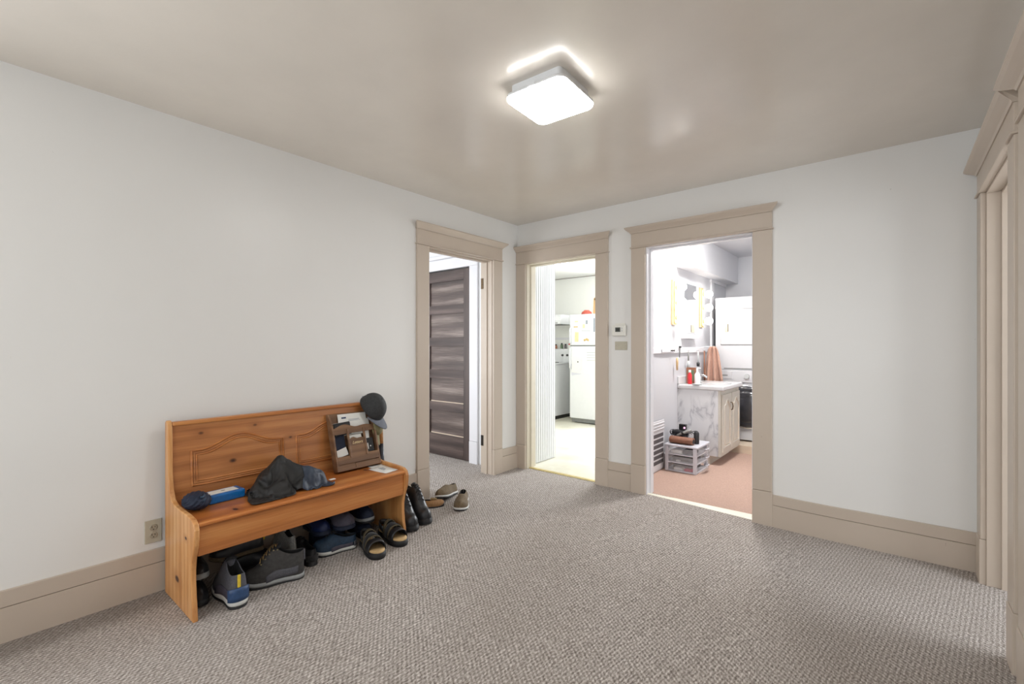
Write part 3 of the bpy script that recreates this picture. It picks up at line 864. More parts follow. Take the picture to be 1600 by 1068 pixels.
# brown slip-ons
shoe('slip_on_shoe', 'brown canvas slip on shoe resting tilted on a tan shoe', (-2.815, 2.675, .030), R(-70), .29, .105, .022, .06, .065, .048, 'brown_canvas', 'black_rubber', 'sole_white', None, roll=R(10), pitch=R(-7), cat='shoe', open_to=.45)
shoe('slip_on_shoe', 'brown canvas slip on shoe flat on the carpet, pale toe cap forward', (-2.655, 2.615, .026), R(-50), .29, .108, .024, .06, .065, .048, 'brown_canvas', 'black_rubber', 'sole_white', None, cat='shoe', open_to=.45)
shoe('loafer', 'tan suede shoe lying under the tilted brown one', (-2.77, 2.235, .024), R(62), .21, .085, .018, .045, .04, .028, 'tan_suede', 'black_rubber', None, 'lace_tan', cat='shoe')

def sandal(label, loc, yaw):
    t = thing('sandal', label, 'sandal', loc, (0, 0, yaw), 'black strap sandals')
    L, W = .285, .105
    def hw(x):
        s = x / L
        b_ = lerp(.72, 1.0, sstep((s - .25) / .4)) * W / 2
        if s < .13: b_ *= sqrt(max(0, 1 - ((.13 - s) / .13) ** 2))
        if s > .72: b_ *= sqrt(max(0, 1 - ((s - .72) / .28) ** 2.4))
        return max(b_, .001)
    xs = [L * (.5 - .5 * cos(pi * i / 22)) for i in range(23)]
    MB().loft([[(x, -hw(x), 0), (x, hw(x), 0), (x, hw(x) * 1.05, .016), (x, hw(x), .036), (x, -hw(x), .036), (x, -hw(x) * 1.05, .016)] for x in xs]).build('outsole', 'black_rubber', t, smooth=True)
    MB().loft([[(.006 + x * .96, -hw(x) * .93, .034), (.006 + x * .96, hw(x) * .93, .034), (.006 + x * .96, hw(x) * .90, .044), (.006 + x * .96, 0, .039), (.006 + x * .96, -hw(x) * .90, .044)] for x in xs]).build('footbed', 'footbed_tan', t, smooth=True)
    def strap(x, wd, hgt, mat='black_leather', dx=0.0, nm='strap'):
        def f(a, c):
            an = pi * a
            xx = x + (c - .5) * wd + dx * sin(an)
            return (xx, -cos(an) * hw(min(max(xx, .01), L * .95)) * 1.03, .030 + sin(an) ** .7 * hgt)
        MB().grid(f, 14, 3).build(nm, mat, t, smooth=True, solid=.005)
    strap(.208, .052, .060); strap(.150, .044, .078, 'black_fabric'); strap(.106, .026, .090, 'brown_strap'); strap(.178, .012, .073, 'brown_strap')
    def hs_(a, c):
        an = pi * a
        return (.10 - sin(an) * .095, -cos(an) * .044, .052 + c * .034 + .01 * sin(an))
    MB().grid(hs_, 14, 2).build('heel_strap', 'black_leather', t, smooth=True, solid=.005)
    return t
sandal('black strap sandal with tan footbed, out in front of the teal sneaker', (-2.575, 1.660, .014), R(-14))
sandal('black strap sandal with tan footbed, touching the bench leg', (-2.610, 1.812, .018), R(-6))
# ---------------------------------------------------------------- things on the bench
SZ = SEAT + .0005
# draped garment: a sheet settled over a few lumps by the cloth solver, in a scene of its own
NA, NC = 42, 66
def settle():
    tmp = bpy.data.scenes.new('settling')
    junk = []
    def put(name, b):
        me = bpy.data.meshes.new(name); me.from_pydata(b.v, [], b.f)
        import bmesh
        bm = bmesh.new(); bm.from_mesh(me); bmesh.ops.recalc_face_normals(bm, faces=bm.faces); bm.to_mesh(me); bm.free()
        o = bpy.data.objects.new(name, me); tmp.collection.objects.link(o); junk.append(o)
        return o
    cols = [put('seat_plane', MB().grid(lambda a, c: (a * 2 - 1, c * 2 - 1, 0), 1, 1))]
    for cx, cy, rx, ry, h in ((-.055, -.015, .05, .055, .175), (-.045, -.10, .06, .05, .115), (.0, -.175, .035, .03, .06), (.035, .12, .065, .055, .105), (.055, -.07, .035, .07, .06), (-.05, .10, .04, .035, .095), (.085, .05, .03, .03, .05), (.03, .19, .05, .035, .075)):
        cols.append(put('lump', MB().grid(lambda a, c: (cx + rx * cos(2 * pi * c) * cos(a * pi / 2), cy + ry * sin(2 * pi * c) * cos(a * pi / 2), h * sin(a * pi / 2)), 8, 16)))
    for o in cols:
        o.modifiers.new('collide', 'COLLISION'); o.collision.thickness_outer = .004; o.collision.cloth_friction = 30
    def sh(a, c):
        x = (a - .5) * .27; y = (c - .5) * .44
        n = noise.noise_vector(Vector((x * 9, y * 9, 3.3)))
        return (x + .03 * n.x + .01, y + .03 * n.y, .215 + .03 * n.z + .012 * sin(y * 45 + x * 20) + .012 * sin(x * 60 - y * 15))
    c = put('sheet', MB().grid(sh, NA, NC))
    m = c.modifiers.new('cloth', 'CLOTH')
    s = m.settings
    s.quality = 5; s.mass = .25; s.tension_stiffness = 12; s.compression_stiffness = 12; s.shear_stiffness = 5
    s.bending_stiffness = .5; s.bending_damping = 2; s.tension_damping = 10; s.compression_damping = 10
    s.shrink_min = -.30; s.air_damping = 4
    k = m.collision_settings
    k.distance_min = .004; k.use_self_collision = True; k.self_distance_min = .003; k.collision_quality = 3
    m.point_cache.frame_start = 1; m.point_cache.frame_end = 120
    for fr in range(1, 71): tmp.frame_set(fr)
    dg = tmp.view_layers[0].depsgraph
    dg.update()
    me = bpy.data.meshes.new_from_object(c.evaluated_get(dg))
    pts = [tuple(v.co) for v in me.vertices]
    for o in junk: bpy.data.objects.remove(o)
    bpy.data.scenes.remove(tmp)
    return pts
_pts = settle()
jk = thing('jacket', 'crumpled black jacket with blue grey lining lying on the bench seat', 'jacket', (-2.648, 1.226, SZ))
def garment(name, mat, keep):
    b = MB(); idx = {}
    def vi(i):
        if i not in idx:
            x, y, z = _pts[i]
            idx[i] = len(b.v); b.v.append((x * .93 + .012, (y - .02) * .90, max(z * 1.06 - .0055, .002)))
        return idx[i]
    for a in range(NA):
        for c in range(NC):
            if keep(c):
                b.f.append(tuple(vi(q) for q in (a * (NC + 1) + c, (a + 1) * (NC + 1) + c, (a + 1) * (NC + 1) + c + 1, a * (NC + 1) + c + 1)))
    return b.build(name, mat, jk, smooth=True, sub=1, solid=.003)
garment('body', 'jacket_black', lambda c: c < 42)
garment('lining', 'jacket_lining', lambda c: c >= 42)
bx('care_tag', 'paper_white', jk, .060, .082, .205, .240, .012, .015, .001)

rc = thing('rolled_cloth', 'small twisted dark navy cloth at the end of the bench seat', 'cloth', (-2.655, .776, SZ))
def rf(a, c):
    th_, ph = pi * a, 2 * pi * c
    sw = sin(5 * ph + 7 * th_) 
    k = 1 + .10 * (1 - abs(sw)) + .06 * noise.noise(Vector((cos(ph) * sin(th_) * 3, sin(ph) * sin(th_) * 3, cos(th_) * 3)))
    return (.072 * sin(th_) * cos(ph) * k, .056 * cos(th_) * k, .044 + .040 * sin(th_) * sin(ph) * k)
MB().grid(rf, 36, 64).build('bundle', 'navy_fabric', rc, smooth=True, weld=True)
for i in range(3):
    MB().tube([(.050 * cos(t) * (1 - .12 * i) + .02, -.02 + .030 * sin(t) * (1 - .2 * i) + .02, .052 + .022 * sin(t * .5 + i)) for t in [k * .35 for k in range(10)]], .005, 6).build('fold', 'teal_navy', rc, smooth=True)

bc = thing('plastic_case', 'glossy cobalt blue plastic case with a white label on its lid', 'case', (-2.722, .918, SZ), (0, 0, R(4)))
MB().box(-.050, .050, -.088, .088, 0, .046).build('body', 'cobalt_plastic', bc, bevel=.009, seg=3)
MB().box(-.030, .034, -.080, .060, .0462, .0472).build('label_sheet', 'paper_white', bc)
MB().box(-.004, .004, -.012, .006, .0473, .0476).build('print', 'lace_dark', bc)

# mail organizer
ORX, ORY = -2.731, 1.546
og = thing('mail_organizer', 'brown wooden mail organizer with pockets leaning on the bench back', 'mail organizer', (ORX, ORY, SZ), (0, -R(16), R(0)))
OW, OH, OD = .318, .372, .052
bx('back_board', 'organizer_wood', og, 0, .008, 0, OW, 0, OH, .001)
for y in (0, OW - .012):
    MB().prism([(.008, 0), (OD, 0), (OD, .30), (.034, .345), (.018, OH), (.008, OH)], lambda u, w, t: (u, t, w), y, y + .012).build('side_board', 'organizer_wood', og, bevel=.001)
def wavy(z0, z1, y0, y1, amp):
    n = 24
    pts = [(y1, z0), (y0, z0)] + [(lerp(y0, y1, i / n), z1 + amp * sin(2 * pi * i / n * 1.0) - amp * .8 * cos(4 * pi * i / n)) for i in range(n + 1)]
    return pts
MB().prism(wavy(.232, .278, .012, OW - .012, .008), lambda u, w, t: (t, u, w), OD - .009, OD).build('front_rail', 'organizer_wood', og)
for y in (.098, .216):
    bx('divider', 'organizer_wood', og, .0435, OD + .007, y, y + .013, .075, .262, .003)
MB().prism(wavy(.088, .196, .111, .216, .004), lambda u, w, t: (t, u, w), OD - .008, OD + .001).build('pocket_front', 'organizer_wood', og)
bx('front_rail', 'organizer_wood', og, OD - .009, OD, .012, OW - .012, .040, .090, .002)
bx('bottom_board', 'organizer_wood', og, .008, OD, .012, OW - .012, .0, .010, .001)
bx('base_rail', 'organizer_wood', og, OD - .014, OD - .004, .012, .130, .010, .040, .001)
bx('base_rail', 'organizer_wood', og, OD - .010, OD - .001, .130, OW - .012, .010, .036, .001)
# lettering on the pocket
def text_mesh(name, body, size, mat, parent, loc, rot, shear=0.3, extrude=.0004):
    cu = bpy.data.curves.new(name, 'FONT'); cu.body = body; cu.size = size; cu.shear = shear; cu.extrude = extrude
    cu.align_x = 'CENTER'; cu.align_y = 'CENTER'
    tmp = bpy.data.objects.new(name + '_src', cu); COL.objects.link(tmp)
    bpy.context.view_layer.update()
    dg = bpy.context.evaluated_depsgraph_get()
    me = bpy.data.meshes.new_from_object(tmp.evaluated_get(dg))
    bpy.data.objects.remove(tmp)
    me.materials.clear(); me.materials.append(M[mat])
    o = bpy.data.objects.new(name, me); COL.objects.link(o); o.parent = parent
    o.location = loc; o.rotation_euler = rot
    return o
text_mesh('lettering', 'Letters', .026, 'paper_yellow', og, (OD + .0016, .163, .166), (pi / 2, 0, pi / 2), .45)
# contents (each leans with the organizer)
def in_org(name, label, cat, mat, x0, x1, y0, y1, z0, z1, rx=0.0, bevel=.0005, group=None):
    t = thing(name, label, cat, (ORX, ORY, SZ), (0, -R(16), 0), group)
    ym, zm = (y0 + y1) / 2, (z0 + z1) / 2
    o = bx('body', mat, t, x0, x1, y0 - ym, y1 - ym, z0 - zm, z1 - zm, bevel)
    o.location = (0, ym, zm); o.rotation_euler = (rx, 0, 0)
    return t, o
t_, o_ = in_org('letter', 'large white business letter sticking out of the organizer top', 'letter', 'paper_white', .0185, .0200, .068, .275, .222, .362, R(-1))
for i, (ya, yb, z) in enumerate(((-.078, -.045, .040), (-.030, .050, .030), (-.030, .06, .022), (-.010, .06, .014))):
    bx('print', 'ink_navy' if i == 0 else 'paper_print', o_, .0201, .0204, ya, yb, z, z + (.010 if i == 0 else .003))
in_org('letter', 'white envelope behind the black wallet, slanting out of the organizer', 'letter', 'paper_white', .0225, .0240, .020, .290, .238, .312, R(2))
in_org('glasses_case', 'black rounded case in the top slot of the organizer', 'case', 'black_leather', .026, .040, .022, .142, .225, .308, R(3), .006)
in_org('notebook', 'dark navy notebook in the open slot of the organizer', 'notebook', 'navy_fabric', .020, .027, .020, .092, .095, .228, R(0), .002)
in_org('envelope', 'white envelope slanting below the navy notebook', 'envelope', 'paper_white', .0320, .0332, .018, .095, .096, .140, R(14))
in_org('envelope', 'folded white paper at the foot of the open slot', 'envelope', 'paper_white', .0360, .0372, .020, .096, .092, .118, R(9))
in_org('card', 'white card behind the lettered pocket', 'card', 'paper_white', .030, .0312, .114, .212, .100, .218, R(0))
in_org('note', 'small white note in the end slot above the black booklet', 'note', 'paper_white', .020, .0215, .232, .276, .150, .240, R(-4))
t_, o_ = in_org('booklet', 'black booklet with white emblem in the end slot', 'booklet', 'black_gloss', .030, .034, .236, .292, .092, .182, R(0), .001)
bx('emblem', 'paper_white', o_, .0341, .0345, -.018, -.012, -.028, .012)
MB().lathe([(.0003, .0341), (.005, .0341), (.005, .0345), (.0003, .0345)], (0, .004, -.010), 10, 0).build('emblem', 'paper_white', o_)
# papers on the seat
def sheet(name, label, cat, loc, rz, lx, ly, z=0.0):
    t = thing(name, label, cat, (loc[0], loc[1], SZ + z), (0, 0, rz))
    MB().grid(lambda a, c: (lerp(-lx / 2, lx / 2, a), lerp(-ly / 2, ly / 2, c), .0012 + .002 * (2 * a - 1) ** 2), 6, 2).build('sheet', 'paper_white', t, smooth=True, solid=.001)
    return t
e1 = sheet('envelope', 'white envelope lying flat on the bench seat by the arm', 'envelope', (-2.595, 1.812), R(-4), .215, .098)
for k in range(3):
    bx('print', 'paper_print', e1, -.02, .05 - .01 * k, -.02 + k * .012, -.014 + k * .012, .0022, .0027)
sheet('envelope', 'second white envelope half under the flat one on the seat', 'envelope', (-2.560, 1.785), R(6), .17, .085, -.0004)

# caps
def cap(name, label, mat, vis, loc, xd, zd, squash=1.0, logo=False):
    X = Vector(xd).normalized(); Z = Vector(zd); Z = (Z - X * Z.dot(X)).normalized(); Y = Z.cross(X)
    t = thing(name, label, 'cap', loc)
    t.rotation_euler = Matrix((X, Y, Z)).transposed().to_euler()
    def dome(a, c):
        ph = 2 * pi * a; th_ = c * pi / 2
        r = cos(th_) ** .75
        dent = 1 - .10 * sstep((sin(ph * 1 + .6)) * .7) * sin(th_ * 2)
        seam = 1 + .012 * abs(cos(3 * ph)) * cos(th_)
        return (.092 * r * cos(ph) * seam, .078 * r * sin(ph) * seam, .105 * squash * sin(th_) * dent)
    MB().grid(dome, 48, 12).build('crown', mat, t, smooth=True, weld=True, solid=.003)
    def brim(a, c):
        an = lerp(-1.12, 1.12, a)
        rr = lerp(1.0, 1.0 + .82 * cos(an * 1.18) ** .8 if abs(an) < 1.3 else 1.0, c)
        x = .090 * cos(an) * rr; y = .076 * sin(an) * lerp(1, 1.06, c)
        return (x, y, .004 - .018 * (y / .076) ** 2 - .012 * c * 0)
    MB().grid(brim, 20, 8).build('visor', vis, t, smooth=True, solid=.004)
    MB().lathe([(.0003, .102), (.007, .102), (.006, .108), (.0003, .110)], (0, 0, .104 * (squash - 1)), 10, 2).build('button', mat, t)
    if logo:
        for k in range(3):
            an = pi - .25 + .25 * k
            MB().tube([(.093 * cos(an), .080 * sin(an), .022), (.089 * cos(an + .06), .077 * sin(an + .06), .040 + .004 * k)], .0035, 6).build('stitching', 'paper_white', t)
        MB().tube([(.0945 * cos(pi + a * .1), .081 * sin(pi + a * .1), .014) for a in range(-3, 4)], .003, 6).build('stitching', 'paper_print', t)
    return t
cap('baseball_cap', 'olive baseball cap hanging beneath the black one on the bench corner', 'cap_olive', 'cap_olive', (-2.800, 1.902, .722), (.14, .04, -1), (.70, .63, .1), squash=.45)
cap('baseball_cap', 'black baseball cap draped over the bench back corner', 'cap_black', 'visor_grey', (-2.800, 1.862, .818), (.574, .278, -.78), (.761, .303, .62), logo=True)
bpy.data.objects['baseball_cap.001'].scale = (1.08, 1.08, 1.08)

bt = thing('bat', 'slim bat with tan handle and navy barrel leaning behind the bench arm', 'bat', (-2.850, 1.975, .03))
pb = [(0, 0, 0), (0, 0, .02), (-.003, .003, .2), (-.008, .008, .40), (-.014, .013, .52)]
MB().tube(pb, [.022, .026, .026, .023, .016], 14).build('barrel', 'bat_navy', bt, smooth=True)
MB().tube([(-.014, .013, .52), (-.018, .016, .60), (-.021, .019, .67), (-.022, .02, .685)], [.016, .013, .012, .018], 14).build('handle', 'bat_tan', bt, smooth=True)

# ---------------------------------------------------------------- kitchen
KZ = .0425
fr = thing('refrigerator', 'white top freezer refrigerator covered with papers in the kitchen', 'refrigerator', (-3.97, 6.27, KZ))
bx('cabinet', 'appliance_white', fr, .0, .76, .06, .62, .05, 1.70, .008)
bx('freezer_door', 'appliance_white', fr, -.005, .765, 0, .058, 1.222, 1.705, .012)
bx('fridge_door', 'appliance_white', fr, -.005, .765, 0, .058, .075, 1.205, .012)
bx('door_gap', 'seam_grey', fr, .004, .756, .012, .055, 1.2052, 1.2218)
bx('kick_grille', 'seam_grey', fr, .02, .74, .03, .06, .015, .072)
for z0, z1 in ((.85, 1.18), (1.25, 1.50)):
    MB().tube([(.022, .0, z0), (.022, -.035, z0 + .02), (.022, -.035, z1 - .02), (.022, .0, z1)], .011, 8).build('handle', 'appliance_white', fr, smooth=True)
for x in (.06, .70):
    for y in (.1, .5):
        MB().tube([(x, y, 0), (x, y, .05)], .02, 10).build('foot', 'black_rubber', fr)
def on_fridge(name, label, cat, mat, x0, x1, z0, z1, dx=0.0, th_=.0015, marks=(), rx=0):
    t = thing(name, label, cat, ((x0 + x1) / 2, 6.27, (z0 + z1) / 2), (0, R(rx), 0))
    hx, hz = (x1 - x0) / 2, (z1 - z0) / 2
    bx('sheet', mat, t, -hx, hx, -.0005 - th_, -.0005, -hz, hz)
    for (m, a, c, d, e) in marks:
        bx('print', m, t, a, c, -.001 - th_, -.0006 - th_, d, e)
    return t
on_fridge('paper_note', 'white notepad page on the freezer door corner', 'paper', 'paper_white', -3.905, -3.79, 1.60, 1.69, marks=(('paper_yellow', -.03, .03, -.02, .0),))
on_fridge('magnet_strip', 'gold bar magnet under the notepad page on the freezer', 'magnet', 'magnet_gold', -3.895, -3.825, 1.545, 1.56, th_=.006)
on_fridge('drawing', 'large white drawing sheet on the freezer door', 'drawing', 'paper_white', -3.775, -3.575, 1.43, 1.69, marks=(('paper_print', -.005, .03, .03, .09), ('paper_yellow', -.06, -.02, -.03, .03), ('paper_print', -.08, .08, -.075, -.070)))
on_fridge('paper_note', 'pale yellow list on the freezer door', 'paper', 'paper_yellow', -3.875, -3.81, 1.32, 1.47, th_=.004, rx=2)
for i, x in enumerate((-3.70, -3.665, -3.64)):
    t = thing('magnet', ('leftmost', 'middle', 'rightmost')[i] + ' round gold magnet in the cluster on the freezer', 'magnet', (x, 6.27, 1.345 + .012 * (i % 2)), group='gold magnet cluster on the freezer')
    MB().lathe([(.0003, -.001), (.018, -.001), (.016, -.008), (.0003, -.010)], (0, 0, 0), 12, 1).build('disc', 'magnet_gold', t, smooth=True)
on_fridge('magnet_strip', 'dark photo strip at the edge of the freezer door', 'magnet', 'paper_print', -3.545, -3.52, 1.47, 1.68)
on_fridge('paper_sheet', 'white paper pinned by a black magnet on the fridge door', 'paper', 'paper_white', -3.93, -3.75, .83, 1.08, rx=5, th_=.004, marks=(('lace_dark', .005, .025, .04, .06),))
on_fridge('paper_sheet', 'crumpled white sheet behind the pinned paper', 'paper', 'bin_white', -3.95, -3.77, .80, .98, rx=-8)
on_fridge('paper_sheet', 'white calendar page on the fridge door near the door trim', 'paper', 'paper_white', -3.68, -3.50, .99, 1.19, marks=(('paper_print', -.07, .07, .06, .065), ('paper_print', -.07, .07, .02, .024), ('paper_print', -.07, .07, -.02, -.016), ('paper_print', -.07, .07, -.06, -.056)))
bw = thing('bowl', 'red bowl upside down on top of the refrigerator', 'bowl', (-3.77, 6.45, KZ + 1.706))
MB().lathe([(.085, 0), (.088, .01), (.075, .045), (.045, .065), (.043, .072), (.0005, .073)], (0, 0, 0), 24).build('body', 'red_bowl', bw, smooth=True)
bo = thing('cutting_board', 'tan wooden cutting board leaning on top of the refrigerator', 'cutting board', (-3.60, 6.52, KZ + 1.706), (R(-6), 0, 0))
MB().loft([[(x, y, z + .14) for x, z in rrect(.10, .14, .03)] for y in (0, .018)]).build('board', 'tan_board', bo)
MB().lathe([(.012, -.001), (.018, -.001), (.018, .019), (.012, .019)], (-.07, 0, .25), 14, 1).build('hole_ring', 'hinge_bronze', bo)

stv = thing('stove', 'white kitchen range with black cooktop edge beside the refrigerator', 'stove', (-5.02, 6.27, KZ))
bx('body', 'appliance_white', stv, 0, .74, .05, .60, .06, .90, .006)
bx('oven_door', 'appliance_white', stv, .01, .73, .02, .049, .22, .80, .008)
bx('drawer', 'appliance_white', stv, .01, .73, .022, .049, .07, .205, .008)
bx('kick', 'black_gloss', stv, .02, .72, .07, .58, .0, .059)
MB().tube([(.06, .02, .77), (.06, -.02, .775), (.68, -.02, .775), (.68, .02, .77)], .012, 8).build('oven_handle', 'black_gloss', stv, smooth=True)
bx('drawer_pull', 'black_gloss', stv, .30, .70, .012, .0218, .185, .203)
bx('cooktop', 'appliance_white', stv, -.004, .744, .01, .60, .901, .925, .006)
bx('control_strip', 'black_gloss', stv, .01, .73, .012, .018, .868, .900)
bk_ = bx('backguard', 'appliance_white', stv, 0, .74, .54, .60, .926, 1.16, .010)
for x in (.08, .18, .56, .66):
    MB().lathe([(.0005, .5395), (.02, .5395), (.018, .520), (.0005, .518)], (x, 0, 1.05), 14, 1).build('knob', 'black_gloss', bk_)
for x in (.2, .54):
    MB().lathe([(.06, .9255), (.085, .9255), (.085, .934), (.06, .934)], (x, .3, 0), 20, 2).build('burner', 'black_gloss', stv)
for i, (x, h_, m_, lab) in enumerate(((-4.62, .065, 'spice_amber', 'amber spice jar with black lid on the stove backguard'), (-4.50, .085, 'spice_green', 'tall green spice bottle on the stove backguard'), (-4.42, .07, 'bin_content_dark', 'dark spice jar on the stove backguard'), (-4.34, .075, 'paper_white', 'white salt shaker at the end of the stove backguard'))):
    t = thing('spice_jar', lab, 'jar', (x, 6.84, KZ + 1.161))
    MB().lathe([(.0005, 0), (.022, 0), (.023, .004), (.023, h_ * .8), (.014, h_ * .92), (.014, h_)], (0, 0, 0), 14).build('glass', m_, t, smooth=True)
    MB().lathe([(.016, h_ * .9), (.016, h_ + .015), (.0005, h_ + .016)], (0, 0, 0), 14).build('lid', 'black_gloss' if i != 3 else 'red_plastic', t)
hd = thing('range_hood', 'white range hood on the wall above the stove', 'range hood', (-5.02, WK, 1.62))
MB().prism([(0, 0), (-.46, 0), (-.46, .06), (-.40, .16), (0, .16)], lambda u, w, t: (t, u, w), 0, .74).build('canopy', 'appliance_white', hd, bevel=.004)
bx('filter', 'seam_grey', hd, .05, .69, -.42, -.05, -.006, -.0005)
bx('front_lip', 'seam_grey', hd, .05, .69, -.4625, -.4605, .012, .024)
struct(bx('trim_9', 'curtain_line', None, -5.7, -1.9, WK - .006, WK, 2.435, 2.445), 'thin grey line along the top of the kitchen wall')
struct(bx('trim_10', 'trim_white', None, -5.02, -4.0, WK - .01, WK, 1.36, 1.40), 'pale rail behind the stove')
kl = thing('kitchen_ceiling_lamp', 'round lit ceiling lamp in the kitchen', 'ceiling lamp', (-3.62, 5.45, H))
MB().lathe([(.0005, 0), (.13, 0), (.13, -.02), (.12, -.025)], (0, 0, 0), 28).build('base_plate', 'appliance_white', kl)
MB().lathe([(.12, -.0255), (.125, -.04), (.10, -.07), (.05, -.085), (.0005, -.088)], (0, 0, 0), 28).build('diffuser', 'kitchen_glow', kl, smooth=True)
# ---------------------------------------------------------------- bathroom
BZ = .0285
XW = -1.80
# soffit, casing and chair rail belong to the room
struct(bx('trim_11', 'bath_white', None, XW, XW + .16, 4.96, 6.86, 2.10, H, .004), 'white boxed soffit above the bathroom mirror')
rl = struct(bx('trim_12', 'trim_white', None, XW, XW + .022, YB + TH, 6.86, 1.178, 1.235, .004), 'white chair rail along the bathroom wall')
cv = thing('trim_13', 'white window casing on the far bathroom wall', None, (XW, 6.2, 1.24)); cv['kind'] = 'structure'
bx('casing', 'trim_white', cv, 0, .022, -.05, .05, 0, .82, .003)
bx('head_board', 'trim_white', cv, 0, .026, -.07, .60, .82, .86, .003)
# baseboard and register on the left bathroom wall
struct(bx('baseboard_bathroom', 'trim_white', None, XW, XW + .016, YB + TH, 5.0, .02, .17, .003), 'white baseboard of the bathroom')
rg = thing('wall_register', 'white wall heating register with grey openings low on the bathroom wall', 'register', (XW, 4.40, .10))
bx('frame', 'trim_white', rg, .0165, .026, -.16, .16, -.06, .42, .003)
for i in range(6):
    bx('opening', 'register_grey', rg, .0262, .0272, -.13, .13, .0 + i * .052, .036 + i * .052)
for i in range(3):
    bx('louver', 'trim_white', rg, .0165, .034, -.15, .15, .335 + i * .028, .343 + i * .028, .002)

# vanity
vn = thing('vanity', 'white vanity cabinet with marbled side and basin top in the bathroom', 'vanity', (XW, 5.0, BZ))
VD, VL = .445, .73
bx('cabinet', 'marble_laminate', vn, .0, VD - .03, 0, VL, .09, .765, .002)
bx('toe_kick', 'vanity_cream', vn, .0, VD - .11, .01, VL - .01, 0, .0895)
bx('face_frame', 'vanity_cream', vn, VD - .0295, VD - .008, 0, VL, .09, .765, .002)
for y in (.030, .375):
    dr = bx('door', 'vanity_cream', vn, VD - .0075, VD + .010, y, y + .325, .13, .725, .005)
    MB().tube([(VD + .0105, py, pz) for py, pz in arch(y + .045, y + .27, .18, .61, .665)], .006, 8, closed=True).build('door_moulding', 'vanity_cream', dr, smooth=True)
    MB().tube([(VD + .0105, py, pz) for py, pz in arch(y + .045, y + .27, .18, .61, .665, .02)], .003, 8, closed=True).build('door_moulding', 'platform_tan', dr, smooth=True)
    hy = y + .285
    if y < .2: MB().tube([(VD + .011, hy, .545), (VD + .030, hy, .550), (VD + .036, hy - .006, .585), (VD + .030, hy, .620), (VD + .011, hy, .625)], .006, 8).build('handle', 'hinge_bronze', dr, smooth=True)
bx('countertop', 'basin_white', vn, .0, VD + .030, -.012, VL + .012, .766, .815, .012)
bx('backsplash', 'basin_white', vn, .0, .022, -.012, VL + .012, .8155, .895, .006)
MB().lathe([(.155, .8155), (.160, .822), (.145, .824), (.10, .8175), (.0005, .8165)], (.29, VL / 2, 0), 30).build('basin_rim', 'basin_white', vn, smooth=True)
fc = MB().tube([(.09, .36, .816), (.09, .36, .875), (.115, .36, .90), (.17, .36, .895), (.20, .36, .878)], [.018, .015, .013, .011, .011], 10).build('faucet', 'chrome', vn, smooth=True)
for y in (.27, .45):
    MB().lathe([(.018, .816), (.016, .85), (.022, .858), (.020, .875), (.0005, .877)], (.09, y, 0), 14).build('tap_knob', 'chrome', vn, smooth=True)
CT = BZ + .8155
rb = thing('bottle', 'red bottle standing on the vanity top', 'bottle', (-1.700, 5.09, CT))
MB().lathe([(.0005, 0), (.021, 0), (.022, .01), (.022, .10), (.012, .115), (.012, .125)], (0, 0, 0), 16).build('body', 'red_plastic', rb, smooth=True)
MB().lathe([(.013, .1255), (.013, .15), (.0005, .151)], (0, 0, 0), 14).build('cap', 'paper_white', rb)
pf = thing('picture_frame', 'small brown framed card standing behind the red bottle', 'picture frame', (-1.712, 5.17, CT), (0, 0, R(12)))
bx('frame', 'brown_leather', pf, -.05, .05, -.008, .008, 0, .175, .004)
bx('picture', 'spice_green', pf, -.030, .030, -.0095, -.0085, .03, .145)
wbt = thing('bottle', 'white pump bottle on the vanity top near the faucet', 'bottle', (-1.63, 5.12, CT))
MB().lathe([(.0005, 0), (.028, 0), (.029, .01), (.029, .10), (.014, .125), (.008, .13), (.008, .165)], (0, 0, 0), 18).build('body', 'appliance_white', wbt, smooth=True)
MB().tube([(0, 0, .166), (0, 0, .172), (.035, 0, .170)], .006, 8).build('pump', 'appliance_white', wbt)
sd = thing('soap_dish', 'flat grey soap dish on the near corner of the vanity', 'soap dish', (-1.60, 5.03, CT))
MB().lathe([(.0005, 0), (.04, 0), (.055, .008), (.05, .010), (.0005, .006)], (0, 0, 0), 20).build('dish', 'appliance_grey', sd, smooth=True)

# light bars with globes
def light_bar(label, y):
    t = thing('light_bar', label, 'wall lamp', (XW, y, 1.71), group='oak light bars beside the mirror')
    bx('back_board', 'light_oak', t, .0005, .022, -.055, .055, -.235, .24, .004)
    bx('trim_strip', 'light_oak', t, .022, .034, -.035, .035, -.22, .225, .006)
    for z in (-.16, 0, .16):
        s = MB().lathe([(.022, .0345), (.024, .05), (.018, .052)], (0, 0, z), 14, 0).build('socket', 'brass_strip', t)
        pr = [(.0005, .053)] + [(.046 * sin(a), .098 - .046 * cos(a)) for a in [.25 + k * (pi - .27) / 12 for k in range(13)]]
        MB().lathe(pr, (0, 0, z), 20, 0).build('globe_bulb', 'globe_glow', t, smooth=True)
light_bar('oak light bar with three lit globes closer to the doorway', 4.86)
light_bar('oak light bar with three lit globes closer to the dryer', 5.765)
mc = thing('medicine_cabinet', 'white mirrored medicine cabinet between the globe lights', 'cabinet', (XW, 5.31, 1.335))
bx('box', 'trim_white', mc, .0005, .028, -.21, .21, 0, .62, .003)
bx('mirror_door', 'mirror', mc, .0285, .033, -.20, .20, .06, .61)
bx('shelf', 'trim_white', mc, .0285, .06, -.21, .21, .0, .03, .003)
